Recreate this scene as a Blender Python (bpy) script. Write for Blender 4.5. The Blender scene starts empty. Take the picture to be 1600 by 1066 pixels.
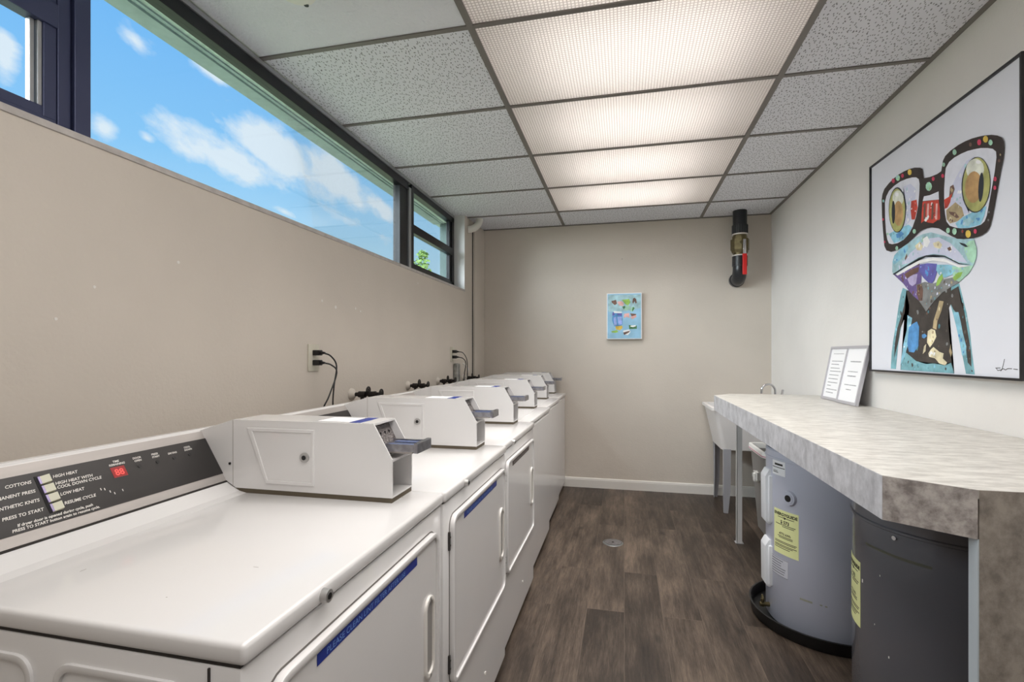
import bpy, bmesh, math, random
from mathutils import Vector, Matrix
PI = math.pi
random.seed(4)
C = bpy.context.scene.collection
sc = bpy.context.scene

# tunables
P_REAR_FILL = 9; P_DOWN = 5.6; P_TUBE = 5.2; P_HAZE = 10.0
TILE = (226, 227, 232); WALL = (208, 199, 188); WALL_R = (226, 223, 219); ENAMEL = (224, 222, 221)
# ---------------------------------------------------------------- camera, world, lights, exposure
cam_d = bpy.data.cameras.new('camera'); cam = bpy.data.objects.new('camera', cam_d); C.objects.link(cam)
cam_d.sensor_width = 36.0; cam_d.lens = 36.0 * 771.8 / 1600; cam_d.shift_y = (553.7 - 533) / 1600
cam_d.clip_start = 0.02; cam_d.clip_end = 500
cam.location = (0, 0, 1.2435); cam.rotation_euler = (PI / 2, 0, 0.2235)
sc.camera = cam
sc.view_settings.view_transform = 'Standard'; sc.view_settings.look = 'None'
sc.view_settings.gamma = 1; sc.view_settings.use_curve_mapping = False
sc.view_settings.exposure = 0.1

def lin(c):
    return tuple(((v / 255) / 12.92 if v / 255 <= .04045 else ((v / 255 + .055) / 1.055) ** 2.4) for v in c)

def build_world():
    w = bpy.data.worlds.new('daylight_sky'); sc.world = w; w.use_nodes = True
    nt = w.node_tree; N = nt.nodes; L = nt.links; N.clear()
    out = N.new('ShaderNodeOutputWorld'); bg = N.new('ShaderNodeBackground'); L.new(bg.outputs[0], out.inputs[0])
    bg.inputs['Strength'].default_value = 1.0
    tc = N.new('ShaderNodeTexCoord'); sep = N.new('ShaderNodeSeparateXYZ'); L.new(tc.outputs['Generated'], sep.inputs[0])
    def m(op, a, b=None, clamp=False):
        n = N.new('ShaderNodeMath'); n.operation = op; n.use_clamp = clamp
        for i, v in enumerate((a, b)):
            if v is None: continue
            if isinstance(v, (int, float)): n.inputs[i].default_value = v
            else: L.new(v, n.inputs[i])
        return n.outputs[0]
    z = sep.outputs[2]
    ramp = N.new('ShaderNodeValToRGB'); L.new(z, ramp.inputs[0])
    e = ramp.color_ramp.elements
    e[0].position = 0.0; e[0].color = (*lin((150, 150, 140)), 1)
    e[1].position = 0.02; e[1].color = (*lin((205, 226, 240)), 1)
    for p, c in ((.2, (178, 218, 244)), (.33, (142, 200, 246)), (.55, (112, 180, 244)), (1, (80, 145, 230))):
        x = e.new(p); x.color = (*lin(c), 1)
    # clouds: soft ellipses in (azimuth tangent, elevation tangent) about the window side, broken up by noise
    ax = m('MAXIMUM', m('MULTIPLY', sep.outputs[0], -1), .05)
    A = m('DIVIDE', sep.outputs[1], ax); B = m('DIVIDE', z, ax)
    nz = N.new('ShaderNodeTexNoise'); nz.inputs['Scale'].default_value = 9; nz.inputs['Detail'].default_value = 8; nz.inputs['Roughness'].default_value = .62
    cmb = N.new('ShaderNodeCombineXYZ'); L.new(A, cmb.inputs[0]); L.new(m('MULTIPLY', B, 1.8), cmb.inputs[1]); L.new(cmb.outputs[0], nz.inputs['Vector'])
    nz.inputs['Scale'].default_value = 6
    tot = None
    for (a, b, ra, rb, s) in CLOUDS:
        da = m('DIVIDE', m('SUBTRACT', A, a), ra); db = m('DIVIDE', m('SUBTRACT', B, b), rb)
        d = m('SQRT', m('ADD', m('MULTIPLY', da, da), m('MULTIPLY', db, db)))
        v = m('MULTIPLY', m('SUBTRACT', 1.25, d), s)
        tot = v if tot is None else m('MAXIMUM', tot, v)
    mask = m('ADD', m('MULTIPLY', tot, .75), m('MULTIPLY', m('SUBTRACT', nz.outputs[0], .5), 1.9))
    r2 = N.new('ShaderNodeValToRGB'); L.new(mask, r2.inputs[0])
    r2.color_ramp.elements[0].position = .12; r2.color_ramp.elements[0].color = (0, 0, 0, 1)
    r2.color_ramp.elements[1].position = .62; r2.color_ramp.elements[1].color = (1, 1, 1, 1)
    gate = m('MULTIPLY', r2.outputs[0], m('GREATER_THAN', z, .02))
    mix = N.new('ShaderNodeMix'); mix.data_type = 'RGBA'
    L.new(m('MULTIPLY', gate, .92), mix.inputs[0]); L.new(ramp.outputs[0], mix.inputs[6]); mix.inputs[7].default_value = (*lin((232, 238, 246)), 1)
    L.new(mix.outputs[2], bg.inputs[0])
# centre (along / up), radii, strength
CLOUDS = [(1.30, .60, .24, .085, 1.2), (1.10, .51, .20, .055, 1.2), (1.55, .62, .28, .08, 1.2), (1.85, .62, .26, .045, .8), (.772, .445, .035, .030, 1.0), (.86, .465, .02, .012, .7), (1.03, .70, .06, .022, 1.0),
          (.835, .66, .045, .03, .65), (.61, .50, .022, .045, 1.0), (1.30, .43, .06, .012, .8), (1.95, .50, .5, .02, .35), (.45, .3, .1, .1, 1.0)]
build_world()

def area(name, loc, sx, sy, power, color=(1, 1, 1), rot=(0, 0, 0), spread=PI):
    l = bpy.data.lights.new(name, 'AREA'); l.shape = 'RECTANGLE'; l.size = sx; l.size_y = sy; l.energy = power; l.color = color; l.spread = spread
    o = bpy.data.objects.new(name, l); o.location = loc; o.rotation_euler = rot; C.objects.link(o); return o
sl = bpy.data.lights.new('sun', 'SUN'); sl.energy = 5.0; sl.angle = .01; sl.color = (1, .95, .88)
so = bpy.data.objects.new('sun', sl); so.rotation_euler = (math.radians(20), math.radians(38), 0); C.objects.link(so)
CEIL = 2.4524
# hazy bright quarter of the sky on the window side, behind the camera's left
hl = bpy.data.lights.new('bright_haze', 'SUN'); hl.energy = P_HAZE; hl.angle = math.radians(50); hl.color = (.96, .98, 1)
ho = bpy.data.objects.new('bright_haze', hl); ho.rotation_euler = Vector((-.72, -.58, .40)).to_track_quat('Z', 'Y').to_euler(); C.objects.link(ho)
ROW0 = 1.749; T = .6096; CX0 = -.5558; CX1 = .6634
WARM = (1.0, .965, .935)
# fill lamps added in the panel row behind the camera, narrow ones ahead
for k in (-4, -3, -2):
    area('ceiling_fill_lamp', ((CX0 + CX1) / 2, ROW0 + (k + .5) * T, 2.44), 1.15, .55, P_REAR_FILL, WARM)
for k in (-1, 0, 1, 2, 3):
    area('ceiling_fill_lamp', ((CX0 + CX1) / 2, ROW0 + (k + .5) * T, 2.448), 1.15, .55, P_DOWN, WARM, spread=math.radians(106))
    area('fixture_tube_light', ((CX0 + CX1) / 2, ROW0 + (k + .5) * T, 2.65), .80, .5, P_TUBE, WARM)

# ---------------------------------------------------------------- materials
MATS = {}
def mat(name, rgb, rough=.5, metal=0, spec=.5, noise=0, nscale=30, bump=0, bscale=60, coat=0, emit=None, estr=0, stretch=None):
    if name in MATS: return MATS[name]
    m = bpy.data.materials.new(name); m.use_nodes = True; nt = m.node_tree; N = nt.nodes; L = nt.links
    b = N['Principled BSDF']; col = lin(rgb)
    b.inputs['Base Color'].default_value = (*col, 1); b.inputs['Roughness'].default_value = rough; b.inputs['Metallic'].default_value = metal
    b.inputs['Specular IOR Level'].default_value = spec; b.inputs['Coat Weight'].default_value = coat
    if emit: b.inputs['Emission Color'].default_value = (*lin(emit), 1); b.inputs['Emission Strength'].default_value = estr
    tc = N.new('ShaderNodeTexCoord'); vec = tc.outputs['Object']
    if stretch:
        mp = N.new('ShaderNodeMapping'); mp.inputs['Scale'].default_value = stretch; L.new(vec, mp.inputs[0]); vec = mp.outputs[0]
    t = N.new('ShaderNodeTexNoise'); t.inputs['Scale'].default_value = nscale; t.inputs['Detail'].default_value = 5; L.new(vec, t.inputs['Vector'])
    r = N.new('ShaderNodeMapRange'); L.new(t.outputs[0], r.inputs[0]); r.inputs[1].default_value = .3; r.inputs[2].default_value = .7
    r.inputs[3].default_value = 1 - noise; r.inputs[4].default_value = 1 + noise
    mx = N.new('ShaderNodeVectorMath'); mx.operation = 'SCALE'; mx.inputs[0].default_value = col; L.new(r.outputs[0], mx.inputs['Scale'])
    L.new(mx.outputs[0], b.inputs['Base Color'])
    if bump:
        t2 = N.new('ShaderNodeTexNoise'); t2.inputs['Scale'].default_value = bscale; t2.inputs['Detail'].default_value = 3; L.new(tc.outputs['Object'], t2.inputs['Vector'])
        bp = N.new('ShaderNodeBump'); bp.inputs['Strength'].default_value = bump; bp.inputs['Distance'].default_value = .01
        L.new(t2.outputs[0], bp.inputs['Height']); L.new(bp.outputs[0], b.inputs['Normal'])
    MATS[name] = m; return m

def nodes_of(name):
    m = bpy.data.materials.new(name); m.use_nodes = True; MATS[name] = m
    return m, m.node_tree.nodes, m.node_tree.links, m.node_tree.nodes['Principled BSDF']

def mk_floor():
    m, N, L, b = nodes_of('wood_plank_floor')
    tc = N.new('ShaderNodeTexCoord'); mp = N.new('ShaderNodeMapping'); mp.inputs['Rotation'].default_value = (0, 0, PI / 2); L.new(tc.outputs['Object'], mp.inputs[0])
    br = N.new('ShaderNodeTexBrick'); L.new(mp.outputs[0], br.inputs[0]); br.offset = .37; br.offset_frequency = 2
    br.inputs['Scale'].default_value = 1; br.inputs['Brick Width'].default_value = 1.22; br.inputs['Row Height'].default_value = .178
    br.inputs['Mortar Size'].default_value = .0011; br.inputs['Mortar Smooth'].default_value = .3
    br.inputs['Color1'].default_value = (0, 0, 0, 1); br.inputs['Color2'].default_value = (1, 1, 1, 1); br.inputs['Mortar'].default_value = (.5, .5, .5, 1)
    def noise(scale, det, sx, sy, rough=.6, off=None):
        q = N.new('ShaderNodeMapping'); q.inputs['Scale'].default_value = (sx, sy, 1); L.new(tc.outputs['Object'], q.inputs[0])
        v = q.outputs[0]
        if off is not None:
            ad = N.new('ShaderNodeVectorMath'); ad.operation = 'ADD'; L.new(v, ad.inputs[0]); L.new(off, ad.inputs[1]); v = ad.outputs[0]
        t = N.new('ShaderNodeTexNoise'); t.inputs['Scale'].default_value = scale; t.inputs['Detail'].default_value = det; t.inputs['Roughness'].default_value = rough
        L.new(v, t.inputs['Vector']); return t
    sep = N.new('ShaderNodeVectorMath'); sep.operation = 'SCALE'; L.new(br.outputs['Color'], sep.inputs[0]); sep.inputs['Scale'].default_value = 7
    g1 = noise(9, 8, 6, .55, .65, sep.outputs[0]); g2 = noise(3.2, 4, 2.4, .7, .5, sep.outputs[0]); g3 = noise(46, 8, 9, .35, .78, sep.outputs[0])
    def mth(op, a, c):
        n = N.new('ShaderNodeMath'); n.operation = op
        for i, v in enumerate((a, c)):
            if isinstance(v, (int, float)): n.inputs[i].default_value = v
            else: L.new(v, n.inputs[i])
        return n.outputs[0]
    s = mth('ADD', mth('MULTIPLY', g1.outputs[0], .45), mth('ADD', mth('MULTIPLY', g2.outputs[0], .5), mth('MULTIPLY', g3.outputs[0], .52)))
    bs = N.new('ShaderNodeSeparateColor'); L.new(br.outputs['Color'], bs.inputs[0])
    s = mth('ADD', s, mth('MULTIPLY', mth('SUBTRACT', bs.outputs[0], .5), .11))
    r = N.new('ShaderNodeValToRGB'); L.new(s, r.inputs[0]); e = r.color_ramp.elements
    e[0].position = .50; e[0].color = (*lin((30, 24, 20)), 1); e[1].position = .96; e[1].color = (*lin((112, 97, 84)), 1)
    x = e.new(.67); x.color = (*lin((56, 47, 40)), 1); x = e.new(.78); x.color = (*lin((78, 67, 58)), 1)
    # knots
    v = N.new('ShaderNodeTexVoronoi'); q = N.new('ShaderNodeMapping'); q.inputs['Scale'].default_value = (5.2, 2.6, 1); L.new(tc.outputs['Object'], q.inputs[0]); L.new(q.outputs[0], v.inputs['Vector']); v.inputs['Scale'].default_value = 1
    kr = N.new('ShaderNodeMapRange'); L.new(v.outputs['Distance'], kr.inputs[0]); kr.inputs[1].default_value = .02; kr.inputs[2].default_value = .12; kr.inputs[3].default_value = .45; kr.inputs[4].default_value = 1
    mx = N.new('ShaderNodeVectorMath'); mx.operation = 'SCALE'; L.new(r.outputs[0], mx.inputs[0]); L.new(kr.outputs[0], mx.inputs['Scale'])
    mo = N.new('ShaderNodeMix'); mo.data_type = 'RGBA'; L.new(br.outputs['Fac'], mo.inputs[0]); L.new(mx.outputs[0], mo.inputs[6]); mo.inputs[7].default_value = (*lin((92, 80, 70)), 1)
    L.new(mo.outputs[2], b.inputs['Base Color']); b.inputs['Roughness'].default_value = .42; b.inputs['Specular IOR Level'].default_value = .35
    bp = N.new('ShaderNodeBump'); bp.inputs['Strength'].default_value = .12; bp.inputs['Distance'].default_value = .004; L.new(g3.outputs[0], bp.inputs['Height']); L.new(bp.outputs[0], b.inputs['Normal'])
    return m

def mk_tile(name, fissured):
    m, N, L, b = nodes_of(name)
    tc = N.new('ShaderNodeTexCoord'); b.inputs['Roughness'].default_value = .95; b.inputs['Specular IOR Level'].default_value = .1
    base = lin(TILE)
    if fissured:
        parts = []
        for ang, sx, sy, th in ((.35, 72, 29, .11), (-.55, 66, 31, .095)):
            q = N.new('ShaderNodeMapping'); q.inputs['Rotation'].default_value = (0, 0, ang); q.inputs['Scale'].default_value = (sx, sy, 1); L.new(tc.outputs['Object'], q.inputs[0])
            v = N.new('ShaderNodeTexVoronoi'); v.voronoi_dimensions = '2D'; v.inputs['Scale'].default_value = 1; v.inputs['Randomness'].default_value = 1; L.new(q.outputs[0], v.inputs['Vector'])
            r = N.new('ShaderNodeMapRange'); L.new(v.outputs['Distance'], r.inputs[0]); r.inputs[1].default_value = th; r.inputs[2].default_value = th + .05; parts.append(r.outputs[0])
        mn = N.new('ShaderNodeMath'); mn.operation = 'MINIMUM'; L.new(parts[0], mn.inputs[0]); L.new(parts[1], mn.inputs[1])
        mk = N.new('ShaderNodeMix'); mk.data_type = 'RGBA'; L.new(mn.outputs[0], mk.inputs[0]); mk.inputs[6].default_value = (*[c * .30 for c in base], 1); mk.inputs[7].default_value = (*base, 1)
        L.new(mk.outputs[2], b.inputs['Base Color'])
        bp = N.new('ShaderNodeBump'); bp.inputs['Strength'].default_value = .35; bp.inputs['Distance'].default_value = .003; L.new(mn.outputs[0], bp.inputs['Height']); L.new(bp.outputs[0], b.inputs['Normal'])
    else:
        b.inputs['Base Color'].default_value = (*base, 1)
        t = N.new('ShaderNodeTexNoise'); t.inputs['Scale'].default_value = 75; t.inputs['Detail'].default_value = 3; L.new(tc.outputs['Object'], t.inputs['Vector'])
        bp = N.new('ShaderNodeBump'); bp.inputs['Strength'].default_value = .7; bp.inputs['Distance'].default_value = .008; L.new(t.outputs[0], bp.inputs['Height']); L.new(bp.outputs[0], b.inputs['Normal'])
    return m

def mk_wall(name, rgb, bump=.25):
    m, N, L, b = nodes_of(name); col = lin(rgb)
    tc = N.new('ShaderNodeTexCoord'); b.inputs['Roughness'].default_value = .55; b.inputs['Specular IOR Level'].default_value = .3
    t = N.new('ShaderNodeTexNoise'); t.inputs['Scale'].default_value = 2.2; t.inputs['Detail'].default_value = 6; L.new(tc.outputs['Object'], t.inputs['Vector'])
    r = N.new('ShaderNodeMapRange'); L.new(t.outputs[0], r.inputs[0]); r.inputs[1].default_value = .3; r.inputs[2].default_value = .7; r.inputs[3].default_value = .96; r.inputs[4].default_value = 1.03
    v = N.new('ShaderNodeTexVoronoi'); v.inputs['Scale'].default_value = 2.1; L.new(tc.outputs['Object'], v.inputs['Vector'])
    ch = N.new('ShaderNodeMapRange'); L.new(v.outputs['Distance'], ch.inputs[0]); ch.inputs[1].default_value = .012; ch.inputs[2].default_value = .018; ch.inputs[3].default_value = 1.22; ch.inputs[4].default_value = 1
    mu = N.new('ShaderNodeMath'); mu.operation = 'MULTIPLY'; L.new(r.outputs[0], mu.inputs[0]); L.new(ch.outputs[0], mu.inputs[1])
    mx = N.new('ShaderNodeVectorMath'); mx.operation = 'SCALE'; mx.inputs[0].default_value = col; L.new(mu.outputs[0], mx.inputs['Scale']); L.new(mx.outputs[0], b.inputs['Base Color'])
    t2 = N.new('ShaderNodeTexNoise'); t2.inputs['Scale'].default_value = 90; t2.inputs['Detail'].default_value = 3; L.new(tc.outputs['Object'], t2.inputs['Vector'])
    t3 = N.new('ShaderNodeTexNoise'); t3.inputs['Scale'].default_value = 14; t3.inputs['Detail'].default_value = 5; L.new(tc.outputs['Object'], t3.inputs['Vector'])
    ad = N.new('ShaderNodeMath'); ad.operation = 'MULTIPLY_ADD'; L.new(t3.outputs[0], ad.inputs[0]); ad.inputs[1].default_value = 1.5; L.new(t2.outputs[0], ad.inputs[2])
    bp = N.new('ShaderNodeBump'); bp.inputs['Strength'].default_value = bump; bp.inputs['Distance'].default_value = .004; L.new(ad.outputs[0], bp.inputs['Height']); L.new(bp.outputs[0], b.inputs['Normal'])
    return m

def mk_diffuser():
    m, N, L, b = nodes_of('prismatic_diffuser'); N.remove(b); out = N['Material Output']
    tc = N.new('ShaderNodeTexCoord'); sp = N.new('ShaderNodeSeparateXYZ'); L.new(tc.outputs['Object'], sp.inputs[0])
    w = []
    for i in (0, 1):
        a = N.new('ShaderNodeMath'); a.operation = 'PINGPONG'; L.new(sp.outputs[i], a.inputs[0]); a.inputs[1].default_value = .0065 if i == 0 else .0065
        c = N.new('ShaderNodeMapRange'); L.new(a.outputs[0], c.inputs[0]); c.inputs[1].default_value = 0; c.inputs[2].default_value = .0035; w.append(c.outputs[0])
    mn = N.new('ShaderNodeMath'); mn.operation = 'MINIMUM'; L.new(w[0], mn.inputs[0]); L.new(w[1], mn.inputs[1])
    mk = N.new('ShaderNodeMix'); mk.data_type = 'RGBA'; L.new(mn.outputs[0], mk.inputs[0]); mk.inputs[6].default_value = (.56, .535, .52, 1); mk.inputs[7].default_value = (.95, .93, .915, 1)
    bp = N.new('ShaderNodeBump'); bp.inputs['Strength'].default_value = .6; bp.inputs['Distance'].default_value = .003; L.new(mn.outputs[0], bp.inputs['Height'])
    tr = N.new('ShaderNodeBsdfTranslucent'); L.new(mk.outputs[2], tr.inputs[0]); L.new(bp.outputs[0], tr.inputs['Normal'])
    df = N.new('ShaderNodeBsdfDiffuse'); L.new(mk.outputs[2], df.inputs[0]); L.new(bp.outputs[0], df.inputs['Normal'])
    ms = N.new('ShaderNodeMixShader'); ms.inputs[0].default_value = .42; L.new(tr.outputs[0], ms.inputs[1]); L.new(df.outputs[0], ms.inputs[2]); L.new(ms.outputs[0], out.inputs[0])
    return m

def mk_laminate(name, c0, c1, stretch, scale):
    m, N, L, b = nodes_of(name)
    tc = N.new('ShaderNodeTexCoord'); mp = N.new('ShaderNodeMapping'); mp.inputs['Scale'].default_value = stretch; L.new(tc.outputs['Object'], mp.inputs[0])
    t = N.new('ShaderNodeTexNoise'); t.inputs['Scale'].default_value = scale; t.inputs['Detail'].default_value = 8; t.inputs['Roughness'].default_value = .68; L.new(mp.outputs[0], t.inputs['Vector'])
    r = N.new('ShaderNodeValToRGB'); L.new(t.outputs[0], r.inputs[0]); e = r.color_ramp.elements
    e[0].position = .36; e[0].color = (*lin(c0), 1); e[1].position = .62; e[1].color = (*lin(c1), 1); L.new(r.outputs[0], b.inputs['Base Color'])
    b.inputs['Roughness'].default_value = .38; return m

def mk_glass():
    m, N, L, b = nodes_of('window_glass'); N.remove(b); out = N['Material Output']
    tr = N.new('ShaderNodeBsdfTransparent'); tr.inputs[0].default_value = (.93, .97, .975, 1)
    gl = N.new('ShaderNodeBsdfGlossy'); gl.inputs['Roughness'].default_value = .02
    fr = N.new('ShaderNodeFresnel'); fr.inputs[0].default_value = 1.2
    ml = N.new('ShaderNodeMath'); ml.operation = 'MULTIPLY'; L.new(fr.outputs[0], ml.inputs[0]); ml.inputs[1].default_value = .25
    ms = N.new('ShaderNodeMixShader'); L.new(ml.outputs[0], ms.inputs[0]); L.new(tr.outputs[0], ms.inputs[1]); L.new(gl.outputs[0], ms.inputs[2]); L.new(ms.outputs[0], out.inputs[0])
    return m

M = dict(
    floor=mk_floor(), tile=mk_tile('fissured_ceiling_tile', True), tile_plain=mk_tile('plain_ceiling_tile', False),
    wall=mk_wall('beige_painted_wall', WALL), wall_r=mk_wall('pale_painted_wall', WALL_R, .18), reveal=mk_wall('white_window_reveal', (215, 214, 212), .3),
    grid=mat('shaded_grid_metal', (118, 113, 108), .5), white_trim=mat('white_trim_paint', (226, 222, 216), .3),  # grid grey has the shade on the bars put into its colour
    enamel=mat('white_enamel', ENAMEL, .17, noise=.01, nscale=4, coat=.25), enamel2=mat('white_enamel_washer', ENAMEL, .2, noise=.01, nscale=4, coat=.3),
    seam=mat('seam_shadow_gap', (52, 48, 45), .8), brown=mat('brown_gasket', (92, 82, 66), .7),
    steel=mat('brushed_steel_fascia', (178, 172, 168), .38, .35, noise=.05, nscale=60, stretch=(1, .1, 1)),
    gap=mat('door_gap_shade', (108, 103, 99), .6), recess=mat('handle_recess_grey', (150, 146, 142), .5), spec=mat('grey_spec_label', (196, 196, 204), .5), wing=mat('wing_wall_stucco', (92, 110, 110), .9, noise=.1, nscale=20), panel=mat('dark_control_overlay', (40, 37, 36), .28, noise=.05, nscale=8), ink=mat('white_ink', (225, 222, 216), .5),
    satin=mat('satin_chrome', (190, 188, 186), .35, .7), chrome=mat('chrome', (205, 205, 208), .12, 1), dark_chrome=mat('worn_chrome', (165, 165, 172), .28, 1, noise=.2, nscale=60),
    coinplate=mat('stamped_coin_plate', (128, 122, 120), .45, .6, bump=.9, bscale=140, noise=.25, nscale=120),
    black=mat('black_plastic', (22, 21, 22), .4), soft_black=mat('dark_recess', (30, 29, 29), .8),
    key_side=mat('cream_key', (196, 194, 172), .3), key_purple=mat('chrome_key_cap', (150, 140, 175), .15, .7),
    red_led=mat('red_display', (120, 20, 22), .3, emit=(190, 30, 30), estr=.25), red_seg=mat('red_digits', (235, 80, 75), .4, emit=(240, 90, 80), estr=.5),
    blue=mat('blue_sticker', (30, 52, 140), .35), grey_st=mat('faded_grey_sticker', (92, 80, 74), .7), sticker_ink=mat('pale_blue_ink', (120, 160, 225), .5),
    white=mat('white_paper', (238, 238, 240), .5), off_white=mat('ivory_plastic', (205, 200, 184), .4),
    frame=mat('dark_bronze_aluminium', (62, 68, 98), .35, .3), frame2=mat('silver_aluminium', (168, 170, 172), .35, .6), frame_blk=mat('black_aluminium', (22, 23, 28), .35, .2),
    glass=mk_glass(), sill=mat('marble_sill', (186, 180, 176), .4, noise=.15, nscale=25),
    soffit=mat('exterior_stucco', (212, 226, 216), .9, noise=.10, nscale=45, bump=.6, bscale=120), soffit_edge=mat('exterior_drip_edge', (168, 184, 184), .8, noise=.1, nscale=20),
    ground=mat('outdoor_grass', (150, 158, 120), .9, noise=.2, nscale=3), leaf=mat('tree_leaf', (128, 162, 82), .6, noise=.35, nscale=6), bark=mat('tree_bark', (95, 80, 62), .9),
    diffuser=mk_diffuser(), housing=mat('fixture_housing_white', (235, 232, 228), .6),
    lam_top=mk_laminate('pale_stone_laminate', (168, 164, 157), (206, 203, 196), (1.5, 4.2, 1), 10), lam_side=mk_laminate('grey_concrete_laminate', (164, 164, 168), (204, 204, 208), (1, 1, .7), 22),
    lam_end=mk_laminate('brown_grey_concrete_laminate', (118, 110, 106), (176, 168, 162), (1, 1, 1), 34), edge_band=mat('pale_edge_band', (186, 196, 202), .4),
    tank1=mat('grey_white_tank_enamel', (192, 194, 208), .32, coat=.15), tank2=mat('shaded_grey_tank_enamel', (100, 100, 106), .25, coat=.3), tank_lid=mat('blue_grey_lid', (92, 104, 140), .4),  # tank2 grey is darkened for the shadow it stands in
    cover=mat('white_access_cover', (222, 224, 228), .35), pan=mat('black_drain_pan', (14, 14, 14), .45), yellow=mat('energy_label_yellow', (232, 234, 170), .5),
    black_ink=mat('black_ink', (25, 25, 25), .5), grey_ink=mat('grey_ink', (95, 95, 100), .5), stain=mat('glue_stain', (150, 150, 135), .6), stain2=mat('dark_glue_stain', (88, 88, 76), .5),
    tub=mat('white_utility_tub', (226, 222, 220), .45), leg_metal=mat('white_painted_steel', (196, 194, 192), .4), leg_dark=mat('grey_steel_leg', (160, 160, 165), .4),
    bin=mat('grey_wastebasket', (138, 134, 130), .5), liner=mat('white_bin_liner', (232, 230, 226), .5), pink=mat('pink_drawstring', (205, 150, 165), .5),
    brass=mat('aged_brass', (112, 102, 74), .35, .8, noise=.25, nscale=40), pipe=mat('black_abs_pipe', (34, 36, 40), .3), red_grip=mat('red_vinyl_grip', (215, 35, 35), .35),
    pvc=mat('white_pvc', (225, 222, 212), .35), iron=mat('black_iron_pipe', (38, 33, 30), .5, .4, bump=.3), foil=mat('galvanised_conduit', (150, 150, 146), .4, .5, noise=.3, nscale=30, bump=.5, bscale=40),
    paint=mat('wall_colour_escutcheon', (196, 188, 178), .45), canvas=mat('white_canvas', (222, 224, 232), .8, noise=.015, nscale=5, bump=.08, bscale=700), sign_frame=mat('silver_sign_frame', (190, 188, 194), .3, .3),
    drain=mat('metal_drain_cover', (120, 122, 122), .35, .7), scuff=mat('scuff_mark', (150, 142, 136), .7),
)

# ---------------------------------------------------------------- mesh helpers
def B(): return bmesh.new()
def box(bm, x0, x1, y0, y1, z0, z1, bev=0, seg=2):
    r = bmesh.ops.create_cube(bm, size=1)
    vs = r['verts']
    for v in vs: v.co = Vector((x0 + (v.co.x + .5) * (x1 - x0), y0 + (v.co.y + .5) * (y1 - y0), z0 + (v.co.z + .5) * (z1 - z0)))
    if bev:
        es = list({e for v in vs for e in v.link_edges})
        bmesh.ops.bevel(bm, geom=es, offset=bev, segments=seg, affect='EDGES', profile=.5)
    return vs
AX = {'x': lambda a, b, d: (d, a, b), 'y': lambda a, b, d: (a, d, b), 'z': lambda a, b, d: (a, b, d)}
def prism(bm, pts, ax, d0, d1, bev=0):
    f = AX[ax]; a = [bm.verts.new(f(*p, d0)) for p in pts]; b = [bm.verts.new(f(*p, d1)) for p in pts]; n = len(pts); fs = []
    fs.append(bm.faces.new(a)); fs.append(bm.faces.new(b[::-1]))
    for i in range(n): fs.append(bm.faces.new((a[i], b[i], b[(i + 1) % n], a[(i + 1) % n])))
    bmesh.ops.recalc_face_normals(bm, faces=fs)
    if bev:
        es = list({e for v in a + b for e in v.link_edges}); bmesh.ops.bevel(bm, geom=es, offset=bev, segments=2, affect='EDGES', profile=.5)
def ring(bm, outer, inner, ax, d0, d1, bev=0):
    f = AX[ax]; n = len(outer); fs = []
    o0 = [bm.verts.new(f(*p, d0)) for p in outer]; o1 = [bm.verts.new(f(*p, d1)) for p in outer]
    i0 = [bm.verts.new(f(*p, d0)) for p in inner]; i1 = [bm.verts.new(f(*p, d1)) for p in inner]
    for i in range(n):
        j = (i + 1) % n
        for q in ((o0[i], o1[i], o1[j], o0[j]), (i0[i], i0[j], i1[j], i1[i]), (o1[i], i1[i], i1[j], o1[j]), (o0[i], o0[j], i0[j], i0[i])): fs.append(bm.faces.new(q))
    bmesh.ops.recalc_face_normals(bm, faces=fs)
    if bev:
        es = list({e for v in o1 + i1 for e in v.link_edges if e.verts[0] in set(o1 + i1) and e.verts[1] in set(o1 + i1)})
        bmesh.ops.bevel(bm, geom=es, offset=bev, segments=2, affect='EDGES', profile=.5)
def rrect(x0, x1, y0, y1, r, n=5):
    p = []
    for cx, cy, a in ((x1 - r, y1 - r, 0), (x0 + r, y1 - r, 1), (x0 + r, y0 + r, 2), (x1 - r, y0 + r, 3)):
        for i in range(n + 1):
            t = (a + i / n) * PI / 2; p.append((cx + r * math.cos(t), cy + r * math.sin(t)))
    return p
def cyl(bm, p0, p1, r, seg=20, r2=None, caps=True):
    p0 = Vector(p0); p1 = Vector(p1); d = p1 - p0
    mtx = Matrix.Translation((p0 + p1) / 2) @ d.to_track_quat('Z', 'Y').to_matrix().to_4x4()
    bmesh.ops.create_cone(bm, cap_ends=caps, segments=seg, radius1=r, radius2=r if r2 is None else r2, depth=d.length, matrix=mtx)
def smooth_path(pts, n=6):
    P = [Vector(p) for p in pts]; P = [2 * P[0] - P[1]] + P + [2 * P[-1] - P[-2]]; out = []
    for i in range(1, len(P) - 2):
        for k in range(n):
            t = k / n; a, b, c, d = P[i - 1], P[i], P[i + 1], P[i + 2]
            out.append(.5 * ((2 * b) + (-a + c) * t + (2 * a - 5 * b + 4 * c - d) * t * t + (-a + 3 * b - 3 * c + d) * t ** 3))
    out.append(P[-2]); return out
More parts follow.
